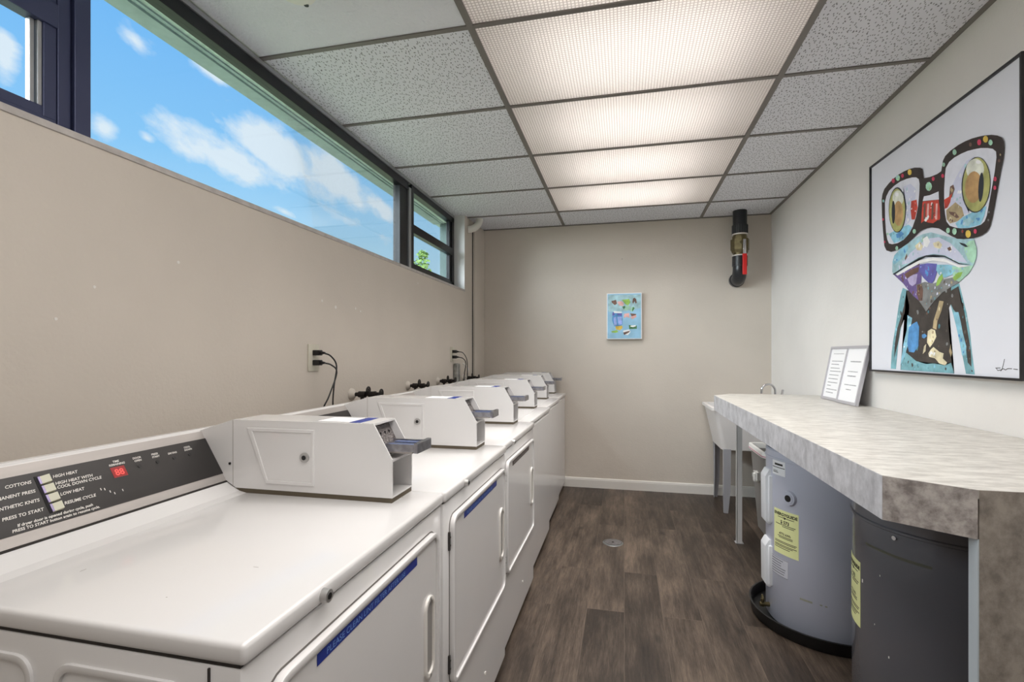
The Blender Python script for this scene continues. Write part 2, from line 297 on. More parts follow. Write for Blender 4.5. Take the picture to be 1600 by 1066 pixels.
def tube(bm, pts, r, seg=12, smooth=True):
    P = smooth_path(pts) if smooth else [Vector(p) for p in pts]; rings = []; prev = None
    for i, p in enumerate(P):
        d = (P[min(i + 1, len(P) - 1)] - P[max(i - 1, 0)]).normalized()
        if prev is None:
            u = d.orthogonal().normalized()
        else:
            u = (prev - d * prev.dot(d)).normalized()
        prev = u; w = d.cross(u)
        rings.append([bm.verts.new(p + (u * math.cos(2 * PI * k / seg) + w * math.sin(2 * PI * k / seg)) * r) for k in range(seg)])
    fs = []
    for a, b in zip(rings, rings[1:]):
        for k in range(seg): fs.append(bm.faces.new((a[k], a[(k + 1) % seg], b[(k + 1) % seg], b[k])))
    fs.append(bm.faces.new(rings[0][::-1])); fs.append(bm.faces.new(rings[-1])); bmesh.ops.recalc_face_normals(bm, faces=fs)
def lathe(bm, prof, cx, cy, seg=48, a0=0, a1=2 * PI):
    full = abs(a1 - a0 - 2 * PI) < 1e-6; n = seg if full else seg + 1; R = []
    for (r, z) in prof: R.append([bm.verts.new((cx + r * math.cos(a0 + (a1 - a0) * k / seg), cy + r * math.sin(a0 + (a1 - a0) * k / seg), z)) for k in range(n)])
    fs = []
    for a, b in zip(R, R[1:]):
        for k in range(n if full else n - 1): fs.append(bm.faces.new((a[k], a[(k + 1) % n], b[(k + 1) % n], b[k])))
    bmesh.ops.recalc_face_normals(bm, faces=fs)
def obj(name, bm, m, parent=None, smooth=False, loc=None, kind=None, label=None):
    me = bpy.data.meshes.new(name); bm.to_mesh(me); bm.free()
    for x in (m if isinstance(m, list) else [m]): me.materials.append(x)
    if smooth:
        for p in me.polygons: p.use_smooth = True
        try: me.set_sharp_from_angle(angle=math.radians(38))
        except Exception: pass
    o = bpy.data.objects.new(name, me); C.objects.link(o)
    if parent: o.parent = parent
    if loc: o.location = loc
    if kind: o['kind'] = kind
    if label: o['label'] = label
    return o
def thing(name, label, cat, loc=(0, 0, 0), rz=0, group=None):
    o = bpy.data.objects.new(name, None); C.objects.link(o); o.location = loc; o.rotation_euler = (0, 0, rz); o.empty_display_size = .1
    o['label'] = label; o['category'] = cat
    if group: o['group'] = group
    return o
def tag(o, label, cat, group=None):
    o['label'] = label; o['category'] = cat
    if group: o['group'] = group
    return o
def copy_tree(o, parent=None, only=None):
    c = o.copy(); C.objects.link(c); c.parent = parent
    for ch in list(o.children):
        if only is None or only(ch): copy_tree(ch, c, only)
    return c
def text_into(bm, s, size, fn, align='LEFT', shear=0, bold=0):
    """flat letters; fn maps (x, y) on the lettering plane to a 3D point"""
    cu = bpy.data.curves.new('t', 'FONT'); cu.body = s; cu.size = size; cu.align_x = align; cu.shear = shear; cu.offset = bold; cu.resolution_u = 3
    o = bpy.data.objects.new('t', cu); C.objects.link(o); dg = bpy.context.evaluated_depsgraph_get(); dg.update()
    me = bpy.data.meshes.new_from_object(o.evaluated_get(dg)); b2 = bmesh.new(); b2.from_mesh(me)
    vm = {v: bm.verts.new(fn(v.co.x, v.co.y)) for v in b2.verts}
    for f in b2.faces:
        try: bm.faces.new([vm[v] for v in f.verts])
        except ValueError: pass
    b2.free(); bpy.data.meshes.remove(me); bpy.data.objects.remove(o); bpy.data.curves.remove(cu)

# ================================================================ THE SETTING
WX = -1.355; GX = -1.45; BY = 4.66; RX = 1.24; FY = -1.6; SILL = 1.80; WEND = 4.105
def struct(name, bm, m, **k): return obj(name, bm, m, kind='structure', **k)
b = B(); box(b, -1.62, RX + .15, FY - .15, BY + .15, -.1, 0); struct('floor', b, M['floor'])
b = B(); box(b, -1.60, WX, FY, BY, 0, SILL - .012); box(b, -1.502, WX, WEND, BY, SILL - .012, 2.70); box(b, -1.60, WX, FY, .08, SILL - .012, 2.70)
wl = struct('wall_left', b, M['wall'])
b = B()
for y, z, r in ((2.13, 1.47, .008), (2.31, 1.48, .006), (2.02, 1.49, .006), (2.36, 1.47, .005), (1.27, 1.53, .005), (3.1, 1.72, .006), (1.02, 1.42, .004), (.93, 1.33, .004)):
    cyl(b, (WX - .001, y, z), (WX + .0012, y, z), r, 7)
obj('paint_chip', b, M['white_trim'], wl, label='small white paint chips')
b = B(); box(b, -1.62, RX + .15, BY, BY + .15, 0, 2.70); struct('wall_back', b, M['wall'])
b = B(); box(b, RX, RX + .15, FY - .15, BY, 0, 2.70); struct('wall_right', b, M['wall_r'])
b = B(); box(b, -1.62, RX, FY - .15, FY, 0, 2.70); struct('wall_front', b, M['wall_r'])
# window reveal lining (white) and sill
b = B(); box(b, GX - .03, WX - .0005, WEND - .006, WEND, SILL, CEIL + .02); struct('trim_1', b, M['reveal'])
b = B(); box(b, -1.60, WX + .004, .08, WEND, SILL - .012, SILL + .006, .002); struct('window_sill', b, M['sill'])
# boxed pipe chase in the far left corner
b = B(); box(b, WX, WX + .020, 4.335, BY, 0, 2.45, .003); struct('trim_2', b, M['wall'])
b = B(); box(b, WX, WX + .004, 4.318, 4.335, 0, 2.40); struct('trim_3', b, M['seam'])
# baseboards
b = B(); prism(b, [(BY, 0), (BY - .014, 0), (BY - .014, .07), (BY - .010, .086), (BY, .09)], 'x', WX + .02, RX, 0); struct('baseboard_back', b, M['white_trim'])
b = B(); prism(b, [(RX, 0), (RX - .014, 0), (RX - .014, .07), (RX - .010, .086), (RX, .09)], 'y', FY, BY - .014, 0); struct('baseboard_right', b, M['white_trim'])
# ceiling: tiles laid in a T-bar grid
rows = [ROW0 + k * T for k in range(-6, 5)] + [BY]; rows[0] = FY
cols = [(-1.455, CX0), (CX0, CX1), (CX1, RX)]
bt = B(); bp_ = B(); bg_ = B()
for i in range(len(rows) - 1):
    for c, (x0, x1) in enumerate(cols):
        y0, y1 = rows[i], rows[i + 1]
        if c == 1 and i < len(rows) - 2: continue
        box(bp_ if (c == 0 and i <= 5) else bt, x0 + .003, x1 - .003, y0 + .003, y1 - .003, CEIL + .006, CEIL + .02)
for x in (CX0, CX1): box(bg_, x - .012, x + .012, FY, BY, CEIL, CEIL + .0055)
for y in rows[1:-1]: box(bg_, -1.455, RX, y - .010, y + .010, CEIL + .0005, CEIL + .0058)
box(bg_, RX - .02, RX, FY, BY, CEIL, CEIL + .0055); box(bg_, WX, RX, BY - .02, BY, CEIL, CEIL + .0055)
ceil = struct('ceiling', bt, M['tile']); obj('smooth_tile', bp_, M['tile_plain'], ceil, label='smooth unfissured tiles'); obj('ceiling_grid', bg_, M['grid'], ceil, label='metal grid toned with shade')
b = B(); box(b, -1.70, RX + .15, FY - .15, BY + .15, 2.72, 2.82); struct('trim_4', b, M['housing'])
b = B(); box(b, GX - .09, GX + .0, .08, WEND + .1, 2.462, 2.72); struct('trim_5', b, M['reveal'])

# ceiling light panels
LBL = ['prismatic ceiling light panel above the camera, cut by the top picture edge', 'second light panel from the front, widest one wholly seen', 'middle light panel of the ceiling row', 'fourth light panel, next to last towards back wall', 'farthest light panel, nearest the back wall']
for k in range(-4, 4):
    cxm = (CX0 + CX1) / 2; cy = ROW0 + (k + .5) * T; w = (CX1 - CX0) / 2 - .006; h = T / 2 - .005
    t = thing('ceiling_light', LBL[max(k, -1) + 1] if k >= -1 else ['farthest light panel behind the camera', 'second light panel behind the camera', 'light panel overhead, just behind the picture edge'][k + 4], 'ceiling light', (cxm, cy, CEIL + .008), 0, 'light panels in the ceiling')
    b = B(); box(b, -w, w, -h, h, 0, .003); obj('diffuser', b, M['diffuser'], t)
    b = B(); box(b, -w, w, -h, h, .22, .225); box(b, -w, -w + .003, -h, h, .005, .22); box(b, w - .003, w, -h, h, .005, .22); box(b, -w, w, -h, -h + .003, .005, .22); box(b, -w, w, h - .003, h, .005, .22)
    obj('housing', b, M['housing'], t)

# smoke detector
t = thing('smoke_detector', 'round white smoke detector on ceiling at the top edge', 'smoke detector', (-1.05, 1.425, CEIL + .006))
b = B(); lathe(b, [(0, -.035), (.045, -.035), (.06, -.028), (.066, 0), (0, 0)], 0, 0, 32); obj('body', b, M['white_trim'], t, True)
b = B(); cyl(b, (.0, .052, -.034), (.0, .052, -.030), .008, 12); obj('sensor_hole', b, M['black'], t)

# windows: frames along Y in the plane X = GX
def frame_bar(bm, y0, y1, z0, z1, x0=GX - .05, x1=GX, bev=.002): box(bm, x0, x1, y0, y1, z0, z1, bev)
GZ0 = 1.806; HZ = 2.43
w1 = B(); frame_bar(w1, 1.038, 1.080, GZ0, HZ, x1=GX + .004); frame_bar(w1, 1.004, 1.036, GZ0, HZ, x1=GX - .006); frame_bar(w1, .08, 1.0, GZ0, 1.856, x1=GX - .004)
frame_bar(w1, .08, 1.08, 2.385, HZ); frame_bar(w1, .08, .12, GZ0, HZ)
w1o = struct('window_1', w1, M['frame'])
b = B(); frame_bar(b, .972, 1.003, 1.857, 2.385, GX - .04, GX - .008); frame_bar(b, .12, 1.003, 1.857, 1.884, GX - .04, GX - .010); frame_bar(b, .12, 1.003, 2.10, 2.162, GX - .04, GX - .002); obj('sash', b, M['frame'], w1o)
b = B(); frame_bar(b, .950, .960, 1.884, 2.10, GX - .035, GX - .02, .001); frame_bar(b, .962, .972, 1.884, 2.10, GX - .03, GX - .012, .001); obj('sash_track', b, M['frame2'], w1o)
b = B(); box(b, GX - .028, GX - .024, .12, .972, 1.884, 2.385); obj('glass', b, M['glass'], w1o)
w2 = B(); frame_bar(w2, 3.050, 3.170, GZ0, HZ, GX - .06, GX - .01); frame_bar(w2, 1.08, 3.17, 2.378, HZ, x1=GX - .002); frame_bar(w2, 1.08, 3.17, GZ0, 1.815)
w2o = struct('window_2', w2, M['frame_blk'])
b = B(); box(b, GX - .028, GX - .024, 1.08, 3.05, 1.815, 2.378); obj('glass', b, M['glass'], w2o)
b = B(); frame_bar(b, 3.172, 3.205, GZ0, 2.40, x1=GX + .002); obj('mullion_strip', b, M['frame2'], w2o)
b = B(); box(b, GX - .01, GX + .002, .1, WEND - .01, 2.432, 2.45); obj('head_strip', b, M['frame2'], w2o)
w3 = B(); frame_bar(w3, 3.207, 3.245, GZ0, HZ, x1=GX + .003); frame_bar(w3, 3.245, WEND - .006, 2.385, HZ); frame_bar(w3, 3.245, WEND - .006, GZ0, 1.868); frame_bar(w3, 4.045, WEND - .006, GZ0, HZ)
w3o = struct('window_3', w3, M['frame_blk'])
b = B(); frame_bar(b, 3.245, 4.045, 2.100, 2.160, GX - .04, GX + .002); frame_bar(b, 3.245, 3.268, 1.868, 2.385, GX - .04, GX - .01); frame_bar(b, 4.01, 4.045, 1.868, 2.385, GX - .04, GX - .01); frame_bar(b, 3.245, 4.045, 1.868, 1.886, GX - .04, GX - .008); obj('sash', b, M['frame_blk'], w3o)
b = B(); box(b, GX - .028, GX - .024, 3.268, 4.01, 1.886, 2.385); obj('glass', b, M['glass'], w3o)
# outside: eave, wing wall, ground, tree
b = B(); box(b, -1.70, -1.50, -3, 4.7, 2.44, 2.72); ev = struct('trim_6', b, M['soffit'])
b = B(); box(b, -1.612, -1.600, -3, 4.25, 2.433, 2.44); box(b, -1.70, -1.625, -3, 4.25, 2.43, 2.44); obj('drip_edge', b, M['soffit_edge'], ev)
b = B(); box(b, -1.64, -1.503, 4.25, 4.7, SILL - .012, 2.44); struct('trim_7', b, M['wing'])
b = B(); box(b, -60, -1.62, -40, 60, -.5, -.4); struct('ground', b, M['ground'])
t = thing('tree', 'green leafy tree top outside, low in the far window', 'tree', (-5.2, 12.0, -.4))
b = B(); tube(b, [(0, 0, 0), (.05, 0, 1.5), (0, .05, 3.0)], .09, 8); tube(b, [(0, 0, 2.4), (.1, .1, 3.1), (.02, .15, 3.8)], .04, 6); tube(b, [(0, 0, 2.4), (-.1, -.3, 3.0), (-.1, -.5, 3.4)], .04, 6); obj('trunk', b, M['bark'], t, True)
b = B()
for cx_, cy_, cz_, r_ in ((0, 0, 3.3, .6), (.1, -.5, 3.5, .32), (0, .15, 3.95, .26), (0, .65, 3.5, .34), (-.2, -.75, 3.8, .2), (0, .2, 4.25, .14), (-.3, 0, 2.8, .7), (0, -.15, 3.5, .2)):
    for _ in range(int(330 * r_)):
        d = Vector((random.gauss(0, 1), random.gauss(0, 1), random.gauss(0, 1))).normalized() * (r_ * random.random() ** .4); p = Vector((cx_, cy_, cz_)) + d
        u = Vector((random.gauss(0, 1), random.gauss(0, 1), random.gauss(0, 1))).normalized(); v = u.orthogonal().normalized(); s = random.uniform(.05, .09)
        b.faces.new([b.verts.new(q) for q in (p - u * s, p + v * s * .45, p + u * s, p - v * s * .45)])
obj('foliage', b, M['leaf'], t)

# ================================================================ MACHINES
TOP = .88
def make_coin_box(parent, w):
    """white coin box bolted over the console end; local frame of the machine"""
    y0, y1 = w - .117, w - .001; yt = .004
    cbx = B()
    prof_b = [(-.530, .892), (-.561, .910), (-.643, 1.039), (-.539, 1.071), (-.160, 1.072), (-.115, .993), (-.115, .985), (-.20, .985), (-.20, .892)]
    prism(cbx, prof_b, 'y', y0 + yt, y1 - yt)
    side = [(-.530, .892), (-.561, .910), (-.643, 1.039), (-.539, 1.071), (-.133, 1.072), (-.083, .985), (-.083, .892)]
    prism(cbx, side, 'y', y0, y0 + yt); prism(cbx, side, 'y', y1 - yt, y1)
    box(cbx, -.30, -.133, y0 + yt, y1 - yt, 1.067, 1.072); box(cbx, -.20, -.083, y0 + yt, y1 - yt, .892, .896); box(cbx, -.165, -.083, y0 + yt, y1 - yt, .980, .986)
    c = obj('coin_box', cbx, M['enamel'], parent)
    g = B(); prism(g, [(-.505, .880), (-.525, .886), (-.560, .908), (-.556, .910), (-.529, .893), (-.0845, .893), (-.0845, .880)], 'y', y0 + .0012, y1 - .001); obj('gasket', g, M['brown'], c)
    s = B(); box(s, -.5395, -.538, y0 - .0006, y0, .892, 1.070); obj('seam', s, M['steel'], c)
    k = B(); cyl(k, (-.548, y0 - .002, .955), (-.548, y0, .955), .0035, 10); obj('screw', k, M['black'], c)
    d = B(); outer = [(-.494, 1.052), (-.296, 1.052), (-.296, .909), (-.437, .909)]; inn = [(-.478, 1.043), (-.304, 1.043), (-.304, .918), (-.432, .918)]
    ring(d, outer, inn, 'y', y0, y0 - .0035, .0012); prism(d, inn, 'y', y0, y0 - .0012)
    dd = obj('access_door', d, M['enamel'], c)
    l = B(); cyl(l, (-.323, y0 - .006, .981), (-.323, y0, .981), .0125, 20); obj('lock', l, M['satin'], c, True)
    l = B(); cyl(l, (-.323, y0 - .007, .981), (-.323, y0 - .0055, .981), .006, 12); obj('keyhole', l, M['black'], c)
    # stamped coin plate on the sloped front, parallel to the slope
    p = B(); prism(p, [(-.158, 1.066), (-.152, 1.066), (-.112, .990), (-.118, .990)], 'y', y0 + yt, y1 - yt); obj('coin_plate', p, M['coinplate'], c)
    p = B(); ym = (y0 + y1) / 2
    p.free()
    for yy in (ym - .034, ym - .012, ym + .012, ym + .034):
        p = B(); box(p, -.145, -.1362, yy - .0009, yy + .0009, 1.036, 1.044); obj('coin_slot', p, M['black'], c)
    s = B(); box(s, -.15, -.028, ym - .041, ym - .036, 1.003, 1.021, .001); box(s, -.15, -.028, ym + .036, ym + .041, 1.003, 1.021, .001); box(s, -.15, -.03, ym - .036, ym + .036, 1.012, 1.017); box(s, -.034, -.022, ym - .043, ym + .043, 1.000, 1.026, .002)
    obj('coin_slide', s, M['dark_chrome'], c)
    s = B(); box(s, -.115, -.040, ym - .037, ym + .037, .9985, 1.0115); obj('slide_guide', s, M['steel'], c)
    s = B(); box(s, -.110, -.036, ym - .030, ym - .012, 1.0171, 1.019); box(s, -.110, -.036, ym + .010, ym + .028, 1.0171, 1.019); obj('slide_decal', s, M['tank_lid'], c, label='blue-grey strips')
    s = B(); box(s, -.1995, -.196, y0 + .03, y1 - .02, .900, .975); obj('money_drawer', s, M['steel'], c)
    s = B(); box(s, -.1955, -.193, y0 + .038, y0 + .046, .905, .970); obj('money_drawer_edge', s, M['soft_black'], c)
    s = B(); box(s, -.205, -.175, y0 + .01, y1 - .01, 1.072, 1.0725); obj('top_sticker', s, M['blue'], c, label='blue sticker')
    s = B(); box(s, -.30, -.21, y0 + .02, y1 - .02, 1.072, 1.0724); obj('paper_label', s, M['white'], c)
    return c

P0 = Vector((-.562, 0, .908)); DD = Vector((-.081, 0, .130)).normalized(); NN = Vector((DD.z, 0, -DD.x))
def cpt(y, t, h=0): return P0 + DD * t + NN * h + Vector((0, y, 0))
def cbox(bm, y0, y1, t0, t1, h0, h1):
    vs = [[bm.verts.new(cpt(y, t, h)) for y, t in ((y0, t0), (y1, t0), (y1, t1), (y0, t1))] for h in (h0, h1)]
    fs = [bm.faces.new(vs[0][::-1]), bm.faces.new(vs[1])] + [bm.faces.new((vs[0][i], vs[0][(i + 1) % 4], vs[1][(i + 1) % 4], vs[1][i])) for i in range(4)]
    bmesh.ops.recalc_face_normals(bm, faces=fs)
def make_console(parent, w, full):
    yl = w - .105
    b = B(); prism(b, [(-.665, .9065), (-.5605, .9065), (-.562, .909), (-.643, 1.038), (-.650, 1.042), (-.665, 1.042)], 'y', .002, w - .02)
    c = obj('console', b, M['enamel'], parent)
    b = B(); cbox(b, .004, yl, .0005, .150, 0, .0025); obj('console_fascia', b, M['steel'], c)
    b = B(); cbox(b, .02, yl - .008, .021, .128, .0025, .004); obj('control_overlay', b, M['panel'], c)
    b = B(); box(b, -.600, -.5585, .004, yl, .9050, .9085); obj('console_gap', b, M['seam'], c)
    if not full: return c
    b = B(); cbox(b, .185, .208, .041, .119, .004, .0048); obj('switch_bezel', b, M['soft_black'], c)
    for k in range(4):
        t1 = .1175 - k * .0195
        b = B()
        vs = [cpt(.1895, t1 - .0172, .0048), cpt(.2065, t1 - .0172, .0048), cpt(.2065, t1, .0048), cpt(.1895, t1, .0048), cpt(.1900, t1 - .016, .007), cpt(.2060, t1 - .016, .0125), cpt(.2060, t1 - .001, .0125), cpt(.1900, t1 - .001, .007)]
        vv = [b.verts.new(v) for v in vs]
        for q in ((0, 1, 5, 4), (1, 2, 6, 5), (2, 3, 7, 6), (3, 0, 4, 7), (4, 5, 6, 7), (0, 3, 2, 1)): b.faces.new([vv[i] for i in q])
        bmesh.ops.recalc_face_normals(b, faces=b.faces); obj('push_button', b, M['key_side'], c)
        b = B(); cbox(b, .1885, .1925, t1 - .0165, t1 - .001, .0048, .0078); obj('button_edge', b, M['key_purple'], c)
    b = B(); cbox(b, .321, .351, .079, .103, .004, .0046); obj('display', b, M['red_led'], c)
    b = B()
    fn = lambda x, y: cpt(.336 + x, .0835 + y, .0050)
    text_into(b, '88', .020, fn, 'CENTER', bold=.0003); obj('display_digits', b, M['red_seg'], c)
    for nm, items in (('cycle_lettering', (('COTTONS', 0.178, 0.1075, 0.0085, 'RIGHT'), ('PERMANENT PRESS', 0.178, 0.0885, 0.0085, 'RIGHT'), ('SYNTHETIC KNITS', 0.178, 0.0695, 0.0085, 'RIGHT'), ('PRESS TO START', 0.178, 0.05, 0.0085, 'RIGHT'), ('HIGH HEAT', 0.214, 0.1085, 0.0085, 'LEFT'), ('HIGH HEAT WITH', 0.213, 0.0935, 0.0085, 'LEFT'), ('COOL DOWN CYCLE', 0.213, 0.085, 0.0085, 'LEFT'), ('LOW HEAT', 0.213, 0.07, 0.0085, 'LEFT'), ('RESUME CYCLE', 0.213, 0.0505, 0.0085, 'LEFT'))),
        ('instruction_lettering', (('If dryer door is opened during cycle, push', 0.195, 0.033, 0.0075, 'CENTER'), ('PRESS TO START button again to resume cycle.', 0.195, 0.025, 0.0075, 'CENTER'))),
        ('status_lettering', (('TIME', 0.338, 0.1135, 0.0065, 'CENTER'), ('REMAINING', 0.338, 0.1068, 0.0065, 'CENTER'), ('DOOR', 0.385, 0.1115, 0.0065, 'CENTER'), ('OPEN', 0.385, 0.1045, 0.0065, 'CENTER'), ('PRESS', 0.429, 0.1115, 0.0065, 'CENTER'), ('START', 0.429, 0.1045, 0.0065, 'CENTER'), ('DRYING', 0.473, 0.1045, 0.0065, 'CENTER'), ('COOL', 0.518, 0.1115, 0.0065, 'CENTER'), ('DOWN', 0.518, 0.1045, 0.0065, 'CENTER')))):
        b = B()
        for s, y, t, sz, al in items: text_into(b, s, sz, lambda x, yy, y=y, t=t: cpt(y + x, t + yy, .0046), al, .25, .00018)
        obj(nm, b, M['ink'], c)
    for y in (.383, .428, .472, .516):
        b = B(); cyl(b, cpt(y, .093, .0035), cpt(y, .093, .0052), .0042, 14); obj('indicator_light', b, M['black'], c)
    b = B()
    for y, t in ((.292, .058), (.300, .05), (.307, .044), (.285, .06), (.325, .046)): cbox(b, y, y + .0016, t, t + .005, .004, .0043)
    obj('scratch', b, M['ink'], c)
    return c

def make_machine(kind, w, full=False, sticker='blue', label='', cat='', group=''):
    t = thing('coin_' + kind, label, cat, (0, 0, 0), 0, group)
    em = M['enamel'] if kind == 'dryer' else M['enamel2']
    b = B(); box(b, -.665, 0, .002, w - .002, .035, .848, .006); cab = obj('cabinet', b, em, t, True)
    b = B(); box(b, -.65, -.03, .02, w - .02, 0, .036); obj('base', b, M['seam'], t)
    b = B(); box(b, -.660, -.003, .005, w - .005, .8475, .8515); obj('seam', b, M['seam'], t)
    b = B(); box(b, -.665, .006, .001, w - .001, .851, TOP, .0075, 3); tp = obj('top_panel', b, em, t, True)
    b = B(); prism(b, [(-.665, .878), (-.665, .9055), (-.560, .9055), (-.548, .8985), (-.520, .8845), (-.498, .8798), (-.498, .878)], 'y', .002, w - .002); obj('rear_ridge', b, em, tp)
    b = B(); cyl(b, (-.083, w - .062, TOP - .001), (-.083, w - .062, TOP + .001), .0025, 8); obj('screw', b, M['scuff'], tp)
    if full:
        b = B()
        for x, y, dx, dy in ((-.15, .20, .010, .0008), (-.42, .12, .0010, .010), (-.20, .08, .0016, .0016)): box(b, x, x + dx, y, y + dy, TOP, TOP + .0002)
        obj('scuff', b, M['scuff'], tp)
    ly = .168 if kind == 'dryer' else .02
    b = B(); cyl(b, (.004, ly, .864), (.017, ly, .864), .0115, 20, .0100); lk = obj('lock', b, M['satin'], t, True)
    b = B(); cyl(b, (.0165, ly, .864), (.0178, ly, .864), .0052, 14); obj('keyhole', b, M['black'], lk)
    # near side pressed panel and corner seam
    b = B(); box(b, -.047, -.0445, -.0005, .002, .04, .845); obj('corner_seam', b, M['seam'], cab)
    b = B()
    for x0, x1 in ((-.65, -.34), (-.30, -.075)): ring(b, rrect(x0, x1, .10, .82, .03), rrect(x0 + .010, x1 - .010, .11, .81, .024), 'y', .0025, -.0025, .001)
    obj('side_rib', b, em, cab, True)
    if kind == 'dryer':
        b = B(); prism(b, rrect(.043, .652, .333, .805, .034), 'x', -.001, .0012); obj('door_gap', b, M['gap'], t)
        d = B(); prism(d, rrect(.046, .649, .336, .802, .032), 'x', 0, .009)
        ring(d, rrect(.046, .649, .336, .802, .032), rrect(.060, .637, .348, .790, .022), 'x', .009, .0145, .002)
        dr = obj('door', d, em, t, True)
        h = B(); ring(h, rrect(.560, .618, .466, .662, .0289, 7), rrect(.571, .609, .479, .649, .0189, 7), 'x', .009, .0150, .0025); obj('handle', h, M['white_trim'], dr, True)
        h = B(); prism(h, rrect(.570, .610, .478, .650, .0198, 7), 'x', .0085, .0096); obj('handle_recess', h, M['recess'], dr)
        s = B(); box(s, .0145, .0150, .146, .520, .765, .7835)
        sm = {'blue': M['blue'], 'grey': M['grey_st']}[sticker]
        st = obj('sticker', s, sm, dr)
        # sticker lies on the flat face of the door
        for v in st.data.vertices: v.co.x -= .0052
        s = B(); text_into(s, 'PLEASE CLEAN LINT FILTER AFTER USE', .0148, lambda x, y: (.01015, .170 + x * 1.13, .7695 + y), 'LEFT'); obj('sticker_text', s, M['sticker_ink'] if sticker == 'blue' else M['recess'], dr)
        for z0, z1 in ((.713, .763), (.380, .430)):
            h = B(); box(h, .0005, .006, .0335, .0405, z0, z1, .001); box(h, .006, .0075, .035, .039, z0 + .012, z0 + .016); box(h, .006, .0075, .035, .039, z1 - .016, z1 - .012); obj('hinge', h, M['seam'], t)
        k = B(); box(k, 0, .0025, .012, w - .012, .05, .322, .001); kk = obj('kick_panel', k, em, t)
        k = B(); cyl(k, (.002, .39, .16), (.006, .39, .16), .0055, 10); obj('screw', k, M['white_trim'], kk)
    else:
        b = B(); prism(b, rrect(-.50, -.06, .05, w - .14, .04), 'z', TOP, TOP + .0022); obj('lid', b, em, t, True)
        b = B(); box(b, -.001, .0025, .012, w - .012, .05, .838, .0015); obj('front_panel', b, em, t)
    make_console(t, w, full); make_coin_box(t, w)
    return t
g = 'row of white coin laundry machines along the left wall'
SP = [('dryer', -.468, .525, .700, True, 'blue', 'nearest white coin dryer, dark control panel and red display fully visible'),
      ('dryer', -.464, 1.226, .691, False, 'blue', 'second white coin dryer from the front, blue sticker across its door'),
      ('dryer', -.476, 1.918, .692, False, 'grey', 'third white coin dryer with a faded grey sticker on its door'),
      ('washer', -.503, 2.612, .756, False, None, 'white coin washer next to the dryer with the grey sticker'),
      ('washer', -.528, 3.370, .698, False, None, 'middle one of three white coin washers, plain front'),
      ('washer', -.545, 4.070, .572, False, None, 'white coin washer in the corner against the back wall')]
for kd, x, y, w, full, stk, lb in SP:
    t = make_machine(kd, w, full, stk or 'blue', lb, 'dryer' if kd == 'dryer' else 'washing machine', g); t.location = (x, y, 0)

